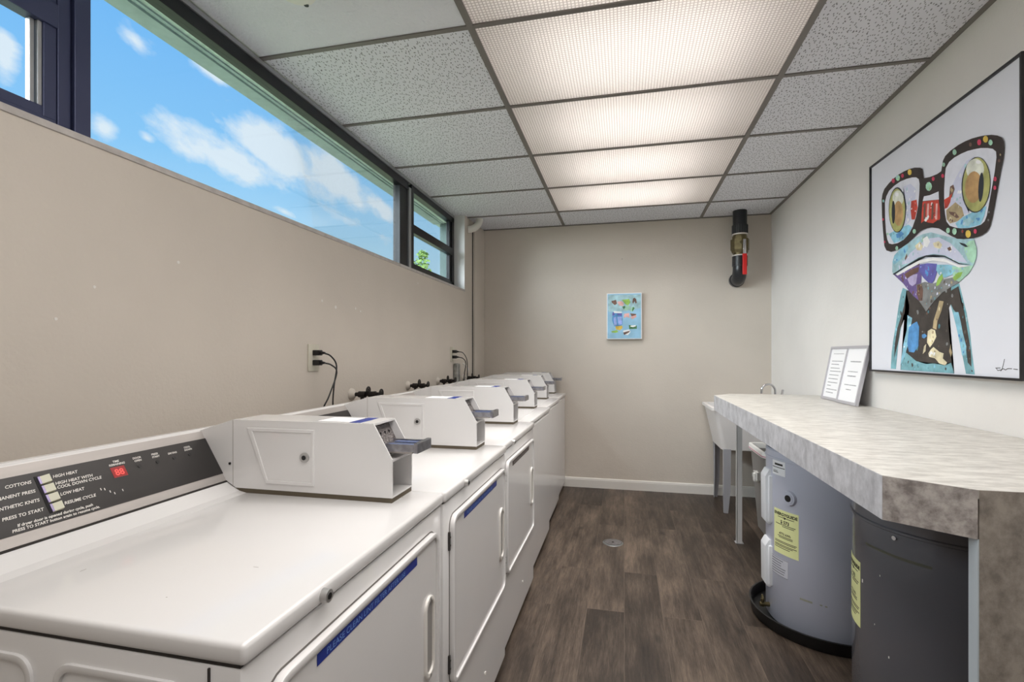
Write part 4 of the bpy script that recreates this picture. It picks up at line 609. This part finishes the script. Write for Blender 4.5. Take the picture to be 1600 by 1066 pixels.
for i, (y, z, lb) in enumerate(((2.27, 1.040, 'nearest black water valve pair above the second coin box'), (2.94, 1.042, 'second black water valve pair from the camera'), (3.46, 1.044, 'third black water valve pair, just before the silver conduit'), (4.06, 1.040, 'farthest black water valve pair, beyond the silver conduit'))):
    t = v0 if i == 0 else copy_tree(v0); t.location = (WX, y, z); t['label'] = lb; t.scale = (.95, 1, 1) if i == 0 else (.8, 1, 1)
# white elbow pipe at ceiling
b = B(); tube(b, [(WX - .002, 4.20, 2.355), (WX + .03, 4.21, 2.360), (WX + .065, 4.235, 2.385), (WX + .085, 4.26, 2.43), (WX + .088, 4.265, 2.50)], .031, 16); o = obj('elbow_pipe', b, M['pvc'], None, True); tag(o, 'white elbow pipe going from left wall into the ceiling', 'pipe')

# ================================================================ BACK WALL: valve pipe, small picture
PX, PY = .955, 4.51
t = thing('shutoff_pipe', 'black vertical pipe with brass valve and red lever in the right corner', 'pipe', (PX, PY, 0))
b = B(); cyl(b, (0, 0, 2.335), (0, 0, 2.49), .056, 28); obj('upper_pipe', b, M['pipe'], t, True)
b = B(); cyl(b, (0, 0, 2.262), (0, 0, 2.338), .060, 28)
for i in range(20):
    a = 2 * PI * i / 20; cyl(b, (.060 * math.cos(a), .060 * math.sin(a), 2.265), (.060 * math.cos(a), .060 * math.sin(a), 2.335), .004, 6)
obj('ribbed_coupling', b, M['pipe'], t, True)
for z in (2.252, 2.072):
    b = B(); cyl(b, (0, 0, z), (0, 0, z + .010), .061, 28); obj('white_ring', b, M['white_trim'], t, True)
b = B(); cyl(b, (0, 0, 2.082), (0, 0, 2.252), .052, 24); cyl(b, (0, 0, 2.215), (0, 0, 2.240), .060, 8); cyl(b, (0, 0, 2.125), (0, 0, 2.215), .074, 8); cyl(b, (0, 0, 2.10), (0, 0, 2.125), .062, 8, .070); cyl(b, (0, -.05, 2.18), (0, -.085, 2.18), .014, 12); obj('valve_body', b, M['brass'], t, True)
b = B(); tube(b, [(0, 0, 2.075), (0, 0, 2.0), (0, .006, 1.945), (0, .035, 1.905), (0, .08, 1.890), (0, .149, 1.890)], .056, 24); cyl(b, (0, 0, 1.99), (0, 0, 2.074), .061, 28); cyl(b, (0, .10, 1.890), (0, .14, 1.890), .062, 28); obj('elbow', b, M['pipe'], t, True)
b = B(); box(b, .006, .030, -.092, -.087, 2.078, 2.20, .001); obj('lever', b, M['chrome'], t, True)
b = B(); box(b, .001, .036, -.097, -.083, 1.905, 2.080, .0065, 3); obj('grip', b, M['red_grip'], t, True)

ACOL = dict(teal=(120, 170, 180), dark=(66, 60, 56), sky=(140, 195, 215), blue=(85, 145, 200), tan=(178, 160, 125), cream=(222, 212, 178), purple=(112, 92, 150), violetlight=(190, 178, 215), brown=(112, 84, 74), indigo=(100, 98, 170), grey=(130, 132, 132),
            mint=(168, 212, 185), lime=(150, 190, 90), tealpale=(165, 200, 208), lilac=(205, 208, 228), white=(240, 240, 240), line=(34, 42, 50), frame=(50, 42, 40), lens=(220, 222, 232), red=(200, 70, 55), pink=(225, 175, 170), olive=(170, 170, 105), paleeye=(215, 218, 205),
            iris=(182, 146, 98), pinkdot=(195, 60, 90), yellow=(222, 190, 85), green=(70, 120, 80), lavblue=(150, 170, 225), teal2=(84, 140, 155), dark2=(96, 88, 80), red2=(160, 50, 45))
def inside(p, poly):
    r = False; j = len(poly) - 1
    for i in range(len(poly)):
        (xi, yi), (xj, yj) = poly[i], poly[j]
        if (yi > p[1]) != (yj > p[1]) and p[0] < (xj - xi) * (p[1] - yi) / (yj - yi) + xi: r = not r
        j = i
    return r
DABS = dict(teal=('sky', 'tealpale', 'teal2', 'dark'), dark=('brown', 'dark2', 'dark2', 'grey', 'teal2'), sky=('tealpale', 'white', 'blue', 'teal'), tealpale=('lilac', 'sky', 'white', 'mint'), purple=('violetlight', 'indigo', 'brown', 'lilac'), indigo=('blue', 'lavblue', 'purple'),
            red=('pink', 'brown', 'white', 'red2'), tan=('cream', 'brown', 'grey'), cream=('tan', 'white'), grey=('tan', 'lilac', 'teal', 'dark2'), lilac=('white', 'tealpale', 'lens'), mint=('tealpale', 'lime', 'sky'), brown=('tan', 'dark', 'red2'))
def dabbed(data):
    out = []
    for c, pts in data:
        out.append((c, pts))
        if c not in DABS or len(pts) < 5: continue
        xs = [p[0] for p in pts]; ys = [p[1] for p in pts]; A_ = (max(xs) - min(xs)) * (max(ys) - min(ys))
        for _ in range(min(46, int(A_ * 1700) + 2)):
            r = random.uniform(.0025, .0075); q = (random.uniform(min(xs), max(xs)), random.uniform(min(ys), max(ys))); k = random.uniform(.5, 1.9); th = random.uniform(-.5, .5)
            d = []
            for i in range(7):
                a = 2 * PI * i / 7; rr = r * random.uniform(.7, 1.15); u, v = rr * math.cos(a), rr * k * math.sin(a); d.append((q[0] + u * math.cos(th) - v * math.sin(th), q[1] + u * math.sin(th) + v * math.cos(th)))
            if all(inside(z_, pts) for z_ in d): out.append((random.choice(DABS[c]), d))
    return out
def paint_obj(name, data, place, parent, step):
    names = sorted({c for c, _ in data}); ms = [mat('paint_' + c, ACOL[c], .6, noise=(.06 if c in ('lens', 'white', 'line', 'frame', 'lilac') else .28), nscale=22) for c in names]
    b = B()
    for i, (c, pts) in enumerate(data):
        try: f = b.faces.new([b.verts.new(place(u, v, step * (i + 1))) for u, v in pts]); f.material_index = names.index(c)
        except ValueError: pass
    bmesh.ops.triangulate(b, faces=b.faces[:]); return obj(name, b, ms, parent)
t = thing('small_picture', 'small blue canvas picture of little clothes on the back wall', 'picture', (0, BY, 1.59))
b = B(); box(b, -.157, .155, -.034, -.001, -.209, .213, .002); obj('canvas', b, M['white'], t)
b = B(); box(b, -.150, .148, -.0352, -.034, -.202, .206); obj('blue_ground', b, mat('picture_blue', (150, 195, 222), .7, noise=.12, nscale=12), t)
paint_obj('painted_clothes', PIC, lambda x, z, d: (x, -.0353 - d, z - 1.59), t, .00008)
b = B(); cyl(b, (-.02, BY - .004, 2.12), (-.02, BY, 2.12), .004, 8); o = obj('nail', b, M['scuff']); tag(o, 'bare nail in the back wall above the small picture', 'nail')

# ================================================================ RIGHT WALL: big painting
PXX = 1.213
t = thing('large_painting', 'large square painting of a blue frog wearing dotted black glasses', 'painting', (RX, 2.348, 1.675))
b = B(); box(b, -.022, -.002, -.482, .486, -.508, .508); obj('canvas', b, M['canvas'], t)
b = B(); ring(b, [(-.490, -.516), (.494, -.516), (.494, .516), (-.490, .516)], [(-.482, -.508), (.486, -.508), (.486, .508), (-.482, .508)], 'x', -.001, -.030); obj('frame', b, mat('thin_black_frame', (24, 22, 26), .35), t)
paint_obj('painted_frog', dabbed(ART), lambda y, z, d: (-.0222 - d, y - 2.348, z - 1.675), t, .000012)
b = B()
for s in SIG:
    for (a, c_) in zip(s, s[1:]):
        p, q = Vector(a), Vector(c_); n = Vector((-(q - p).y, (q - p).x)).normalized() * .0011
        b.faces.new([b.verts.new((-.0225, v.x - 2.348, v.y - 1.675)) for v in (p - n, q - n, q + n, p + n)])
obj('signature', b, M['black_ink'], t)

# ================================================================ COUNTER
CT = .975; CB = .877
t = thing('laminate_counter', 'grey stone laminate counter with clipped corner along right wall', 'counter', (0, 0, 0))
poly = [(.575, 3.45), (.699, 3.605), (RX - .003, 3.605), (RX - .003, 1.157), (.682, 1.157), (.558, 1.249)]
b = B(); prism(b, poly, 'z', CT - .018, CT); obj('worktop', b, M['lam_top'], t)
def apron(name, p, q, m, z0=CB, z1=CT - .0005, th=.018, out=.0012):
    p = Vector(p); q = Vector(q); d = (q - p).normalized(); n = Vector((d.y, -d.x)); a = p + n * out; c = q + n * out; e = q - n * th; f = p - n * th
    b = B(); prism(b, [tuple(a), tuple(c), tuple(e), tuple(f)], 'z', z0, z1); return obj(name, b, m, t)
apron('front_edge', poly[5], poly[0], M['lam_side'], out=-.0012, th=-.018)
apron('corner_edge', poly[4], poly[5], M['lam_end'], out=-.0012, th=-.018)
apron('far_edge', poly[0], poly[1], M['lam_side'], out=-.0012, th=-.018)
b = B(); box(b, .684, RX - .003, 1.1558, 1.183, 0, CT - .0005); obj('end_panel', b, mk_laminate('end_panel_laminate', (118, 110, 102), (158, 149, 139), (1, 1, .8), 26), t)
b = B(); box(b, .6815, .684, 1.157, 1.1835, 0, CB); obj('edge_band', b, M['edge_band'], t)
b = B(); box(b, .722, .754, 3.494, 3.497, 0, CT - .02); box(b, .722, .725, 3.494, 3.526, 0, CT - .02); obj('leg', b, M['leg_metal'], t)
b = B(); box(b, .714, .764, 3.489, 3.534, 0, .003); obj('foot_plate', b, M['leg_dark'], t)
b = B(); box(b, .70, RX - .003, 3.42, 3.44, CB - .03, CB + .08); obj('support_rail', b, M['leg_metal'], t)

# framed notices leaning on the wall
def notice(Y0, Y1, X0, X1, h, lines, label):
    L_ = math.hypot(X1 - X0, h); tilt = math.atan2(X1 - X0, h)
    t = thing('framed_notice', label, 'notice', (X0, Y1, CT + .001), 0, 'framed notices leaning on the counter'); W = Y1 - Y0
    def P(a, c, d): # a from left (far) to right (near), c up, d out of the face
        return Vector((c * math.sin(tilt) - d * math.cos(tilt), -a, c * math.cos(tilt) + d * math.sin(tilt)))
    def pb(bm, a0, a1, c0, c1, d0, d1):
        vs = [bm.verts.new(P(a, c, d)) for d in (d0, d1) for a, c in ((a0, c0), (a1, c0), (a1, c1), (a0, c1))]
        for q in ((0, 1, 2, 3), (7, 6, 5, 4), (0, 4, 5, 1), (1, 5, 6, 2), (2, 6, 7, 3), (3, 7, 4, 0)): bm.faces.new([vs[i] for i in q])
    b = B(); pb(b, 0, W, 0, L_, -.010, -.001); pb(b, 0, .012, 0, L_, -.001, .006); pb(b, W - .012, W, 0, L_, -.001, .006); pb(b, .012, W - .012, 0, .016, -.001, .006); pb(b, .012, W - .012, L_ - .014, L_, -.001, .006)
    bmesh.ops.recalc_face_normals(b, faces=b.faces[:]); obj('frame', b, M['sign_frame'], t)
    b = B(); pb(b, .012, W - .012, .016, L_ - .014, -.0008, .0004); bmesh.ops.recalc_face_normals(b, faces=b.faces[:]); obj('paper', b, M['white'], t)
    b = B()
    for (a0, a1, c, hh) in lines:
        a = a0
        while a < a1:
            wd = random.uniform(.008, .022); e = min(a + wd, a1); pb(b, a * W, e * W if e <= 1 else W, c * L_, (c + hh) * L_, .0004, .0007); a = e + .012
    obj('printed_lines', b, M['grey_ink'], t)
def words(a0, a1, c, hh): return (a0, a1, c, hh)
notice(3.112, 3.350, 1.172, 1.229, .312, [words(.2, .78, .86, .010)] + [words(.18, e, c, .014) for c, e in ((.72, .8), (.66, .62), (.59, .7), (.53, .8), (.46, .72), (.39, .72), (.32, .75), (.26, .4), (.19, .78), (.13, .6))], 'framed notice with many text lines, farther of the two on counter')
notice(2.862, 3.105, 1.160, 1.222, .312, [words(.28, .78, .72, .018), words(.25, .72, .55, .013), words(.27, .68, .47, .02), words(.22, .8, .32, .014), words(.34, .6, .24, .014)], 'framed notice with few text lines, nearest the large painting')

# ================================================================ WATER HEATERS
def make_heater(name, cx, cy, R, H0, H1, m, label, pan=True):
    t = thing(name, label, 'water heater', (cx, cy, 0))
    z0 = H0
    b = B(); lathe(b, [(0, z0), (R - .006, z0), (R, z0 + .008), (R, H1 - .045), (R + .004, H1 - .042), (R + .004, H1 - .036), (R, H1 - .033), (R, H1 - .006), (R - .008, H1), (R - .014, H1 - .012), (0, H1 - .012)], 0, 0, 96); obj('tank', b, m, t, True)
    b = B(); lathe(b, [(0, H1 - .004), (R - .05, H1 - .004), (R - .015, H1 - .0118), (R - .015, H1 - .0119)], 0, 0, 64); obj('lid', b, M['tank_lid'], t, True)
    return t
def on_cyl(R, a, z, d=0): a = math.radians(a); return Vector(((R + d) * math.cos(a), (R + d) * math.sin(a), z))
def patch(bm, R, a0, a1, z0, z1, d0, d1, n=12):
    g0 = [[bm.verts.new(on_cyl(R, a0 + (a1 - a0) * i / n, z, d)) for i in range(n + 1)] for d in (d0, d1) for z in (z0, z1)]; fs = []
    for i in range(n):
        fs += [bm.faces.new((g0[2][i], g0[2][i + 1], g0[3][i + 1], g0[3][i])), bm.faces.new((g0[1][i], g0[1][i + 1], g0[3][i + 1], g0[3][i])), bm.faces.new((g0[0][i], g0[2][i], g0[2][i + 1], g0[0][i + 1]))]
    for i in (0, n): fs.append(bm.faces.new((g0[0][i], g0[1][i], g0[3][i], g0[2][i])))
    bmesh.ops.recalc_face_normals(bm, faces=fs)
def cyl_text(bm, R, s, size, a, z, al='LEFT', bold=0): text_into(bm, s, size, lambda x, y: on_cyl(R, a + math.degrees(x / R), z + y, .0016), al, 0, bold)
def energy_label(t, R, a0, a1, z0, z1, price, kwh, k=1.0):
    b = B(); patch(b, R, a0, a1, z0, z1, 0, .001); lb = obj('energy_label', b, M['yellow'], t, label='pale yellow energy label')
    am = (a0 + a1) / 2; Hh = z1 - z0; W = math.radians(a1 - a0) * R
    b = B(); cyl_text(b, R, 'ENERGYGUIDE', W / 7.1, am, z1 - .025 * k, 'CENTER', .0007 * k)
    cyl_text(b, R, price, W / 6.5, am, z1 - .30 * Hh, 'CENTER', .0006 * k); cyl_text(b, R, kwh, W / 9, am, z1 - .56 * Hh, 'CENTER', .0003 * k)
    patch(b, R, am - 1.4, am + 1.4, z1 - .165 * Hh, z1 - .150 * Hh, .001, .0016, 3); patch(b, R, am - .7, am + .7, z1 - .19 * Hh, z1 - .165 * Hh, .001, .0016, 3)
    for f0, f1, q in ((.2, .85, .172), (.1, .9, .335), (.4, .85, .37), (.2, .8, .60), (.25, .8, .63), (.06, .94, .72), (.06, .9, .75), (.06, .94, .80), (.06, .8, .83), (.06, .7, .87)):
        patch(b, R, a0 + (a1 - a0) * f0, a0 + (a1 - a0) * f1, z1 - q * Hh, z1 - q * Hh + .0025, .001, .0015, 6)
    obj('label_print', b, M['black_ink'], lb)
HX, HY, HR = .930, 2.572, .262
t = make_heater('water_heater', HX, HY, HR, .012, .80, M['tank1'], 'pale grey water heater under the counter, standing in black pan')
energy_label(t, HR, 196, 225, .338, .537, '$ 573', '4773 kWh')
b = B(); patch(b, HR, 190, 214, .235, .315, 0, .0008); sp = obj('spec_label', b, M['spec'], t, label='small grey specification label')
for v in (): pass
b = B(); ring_ = [(190, 214, .235), (190, 214, .313)]
for a0, a1, z in ring_: patch(b, HR, a0, a1, z, z + .0015, .0008, .0014)
for q in range(6): patch(b, HR, 191.5, 191.5 + random.uniform(12, 21), .245 + q * .0115, .248 + q * .0115, .0008, .0014, 6)
obj('label_print', b, M['grey_ink'], sp)
b = B(); patch(b, HR, 193, 211, .690, .762, 0, .0008); wl_ = obj('white_label', b, M['white'], t)
b = B(); patch(b, HR, 193.5, 210.5, .724, .727, .0008, .0014); patch(b, HR, 197, 208, .735, .744, .0008, .0014); patch(b, HR, 194.5, 202, .701, .704, .0008, .0014); patch(b, HR, 194.5, 201, .708, .710, .0008, .0014); obj('label_print', b, M['black_ink'], wl_)
b = B(); c_ = on_cyl(HR, 216, .602); n_ = on_cyl(1, 216, 0); cyl(b, c_ - n_ * .01, c_ + n_ * .010, .036, 28, .030); cyl(b, c_, c_ + n_ * .013, .022, 24); rg = obj('port_ring', b, M['tank1'], t, True)
b = B(); cyl(b, c_, c_ + n_ * .0135, .015, 20); obj('port_hole', b, M['black'], rg)
for z0, z1 in ((.445, .700), (.150, .372)):
    b = B(); Rz = Matrix.Rotation(math.radians(181), 4, 'Z')
    prism(b, [(HR - .03, z0), (HR + .008, z0), (HR + .020, z0 + .012), (HR + .022, z1 - .03), (HR + .006, z1), (HR - .03, z1)], 'y', -.038, .038, .003)
    box(b, HR - .03, HR + .010, -.052, .052, z0 + .01, z1 - .025, .006); bmesh.ops.transform(b, matrix=Rz, verts=b.verts); obj('access_cover', b, M['cover'], t, True)
b = B(); cyl(b, on_cyl(HR - .01, 185, .06), on_cyl(HR + .042, 185, .06), .010, 12); cyl(b, on_cyl(HR + .03, 185, .05), on_cyl(HR + .03, 185, .085), .008, 10); wheel(b, tuple(on_cyl(HR + .03, 185, .088)), .014, 'x'); obj('drain_valve', b, M['brass'], t, True)
b = B(); patch(b, HR, 226, 237, .172, .180, 0, .0004); patch(b, HR, 243, 245, .174, .179, 0, .0004, 2); patch(b, HR, 247, 249, .173, .178, 0, .0004, 2); obj('glue_mark', b, M['stain'], t)
b = B(); lathe(b, [(0, 0), (.305, 0), (.311, .006), (.317, .052), (.320, .056), (.312, .057), (.308, .052), (.302, .010), (0, .010)], .915, 2.580, 80); o = obj('drain_pan', b, M['pan'], None, True); tag(o, 'round black drain pan under the pale water heater', 'drain pan')

H2 = (.967, 1.720, .262); R2 = H2[2]
t = make_heater('water_heater', H2[0], H2[1], R2, .0, .785, M['tank2'], 'shade-darkened grey water heater beside the end panel, nearest the camera')
energy_label(t, R2, 158, 182, .405, .605, '$ 573', '4773 kWh')
b = B(); cyl(b, on_cyl(R2, 210, .728), on_cyl(R2 + .005, 210, .728), .006, 12); obj('screw', b, M['chrome'], t, True)
b = B(); patch(b, R2, 188, 229, .672, .680, 0, .0004, 24); obj('glue_mark', b, M['stain2'], t, label='brown glue strip')
b = B(); Rz = Matrix.Rotation(math.radians(136), 4, 'Z')
for z0, z1 in ((.62, .72), (.14, .36)): box(b, R2 - .03, R2 + .002, -.045, .045, z0, z1, .006)
bmesh.ops.transform(b, matrix=Rz, verts=b.verts); obj('access_cover', b, M['cover'], t, True)
b = B()
for a, z, s in ((184, .55, .01), (200, .60, .005), (196, .45, .004), (206, .38, .006), (222, .30, .005)): patch(b, R2, a, a + s * 100, z, z + s, 0, .0004, 2)
obj('scratch', b, M['ink'], t)

# ================================================================ SINK, BIN, DRAIN
t = thing('utility_sink', 'white plastic utility sink standing on legs in the back right corner', 'sink', (0, 0, 0))
SX0, SX1, SY0, SY1, SZ = .668, 1.222, 4.095, 4.640, .823
b = B()
def loop(x0, x1, y0, y1, z, r=.03): return [b.verts.new((x, y, z)) for x, y in rrect(x0, x1, y0, y1, r, 4)]
Ls = [loop(.765, 1.14, 4.17, 4.60, .485, .05), loop(.748, 1.155, 4.150, 4.61, .492, .04), loop(.745, 1.16, 4.145, 4.615, .520, .04), loop(SX0 + .018, SX1 - .016, SY0 + .016, SY1 - .012, .800), loop(SX0, SX1, SY0, SY1, .802), loop(SX0, SX1, SY0, SY1, SZ), loop(SX0 + .03, SX1 - .06, SY0 + .03, SY1 - .03, SZ), loop(.77, 1.13, 4.18, 4.58, .51, .05)]
for A_, B_ in zip(Ls, Ls[1:]):
    for i in range(len(A_)): b.faces.new((A_[i], A_[(i + 1) % len(A_)], B_[(i + 1) % len(A_)], B_[i]))
b.faces.new(Ls[0][::-1]); b.faces.new(Ls[-1]); bmesh.ops.recalc_face_normals(b, faces=b.faces[:]); obj('basin', b, M['tub'], t, True)
for x, y, sx, sy in ((.757, 4.135, 1, 1), (.757, 4.600, 1, -1), (1.135, 4.135, -1, 1), (1.135, 4.600, -1, -1)):
    b = B()
    prism(b, [(x, .50), (x + sx * .055, .50), (x + sx * .052, .18), (x + sx * .035, .0), (x + sx * .008, .0)], 'y', y, y + sy * .003)
    prism(b, [(y, .50), (y + sy * .055, .50), (y + sy * .052, .18), (y + sy * .03, .0), (y + sy * .004, .0)], 'x', x + sx * .004, x + sx * .007); obj('leg', b, M['leg_dark'], t)
b = B(); cyl(b, (1.188, 4.36, SZ), (1.188, 4.36, SZ + .03), .020, 16); tube(b, [(1.188, 4.36, SZ + .02), (1.188, 4.36, .93), (1.184, 4.36, .965), (1.165, 4.36, .992), (1.135, 4.36, 1.0), (1.105, 4.36, .988), (1.088, 4.36, .960), (1.085, 4.36, .925)], .0085, 12)
fa = obj('faucet', b, M['chrome'], t, True)
b = B(); cyl(b, (1.200, 4.28, SZ), (1.200, 4.28, SZ + .05), .016, 14); cyl(b, (1.200, 4.44, SZ), (1.200, 4.44, SZ + .05), .016, 14); cyl(b, (1.205, 4.28, SZ + .04), (1.205, 4.22, .965), .008, 10); obj('faucet_handle', b, M['chrome'], fa, True)

t = thing('wastebasket', 'grey wastebasket with white liner between sink and pale water heater', 'wastebasket', (1.060, 3.72, 0))
b = B()
def loop2(hx, hy, z, r=.04): return [b.verts.new((x, y, z)) for x, y in rrect(-hx, hx, -hy, hy, r, 5)]
Ls = [loop2(.115, .15, 0), loop2(.125, .16, .01), loop2(.165, .20, .58), loop2(.172, .207, .582), loop2(.172, .207, .592), loop2(.160, .195, .592), loop2(.120, .155, .02)]
for A_, B_ in zip(Ls, Ls[1:]):
    for i in range(len(A_)): b.faces.new((A_[i], A_[(i + 1) % len(A_)], B_[(i + 1) % len(A_)], B_[i]))
b.faces.new(Ls[0][::-1]); b.faces.new(Ls[-1]); bmesh.ops.recalc_face_normals(b, faces=b.faces[:]); obj('bucket', b, M['bin'], t, True)
b = B(); ring(b, [(x, y) for x, y in rrect(-.175, .175, -.210, .210, .045, 5)], [(x, y) for x, y in rrect(-.157, .157, -.192, .192, .035, 5)], 'z', .560, .599, .003)
for i in range(9): box(b, -.185 + random.uniform(0, .02), -.135, -.03 + random.uniform(-.03, .03), .02, .36 + i * .008, .42 - i * .004, .008)
obj('liner', b, M['liner'], t, True)
b = B(); ring(b, [(x, y) for x, y in rrect(-.1765, .1765, -.2115, .2115, .046, 5)], [(x, y) for x, y in rrect(-.175, .175, -.210, .210, .045, 5)], 'z', .566, .573); obj('drawstring', b, M['pink'], t)

t = thing('floor_drain', 'round metal drain cover set in the plank floor', 'floor drain', (-.073, 3.325, 0))
b = B(); lathe(b, [(0, .003), (.052, .003), (.064, .002), (.067, 0)], 0, 0, 40); obj('cover', b, M['drain'], t, True)
b = B(); cyl(b, (0, 0, .003), (0, 0, .0042), .052, 32); obj('inner_disc', b, M['dark_chrome'], t, True)
b = B(); cyl(b, (0, 0, .0042), (0, 0, .0050), .008, 12); obj('screw', b, M['seam'], t)
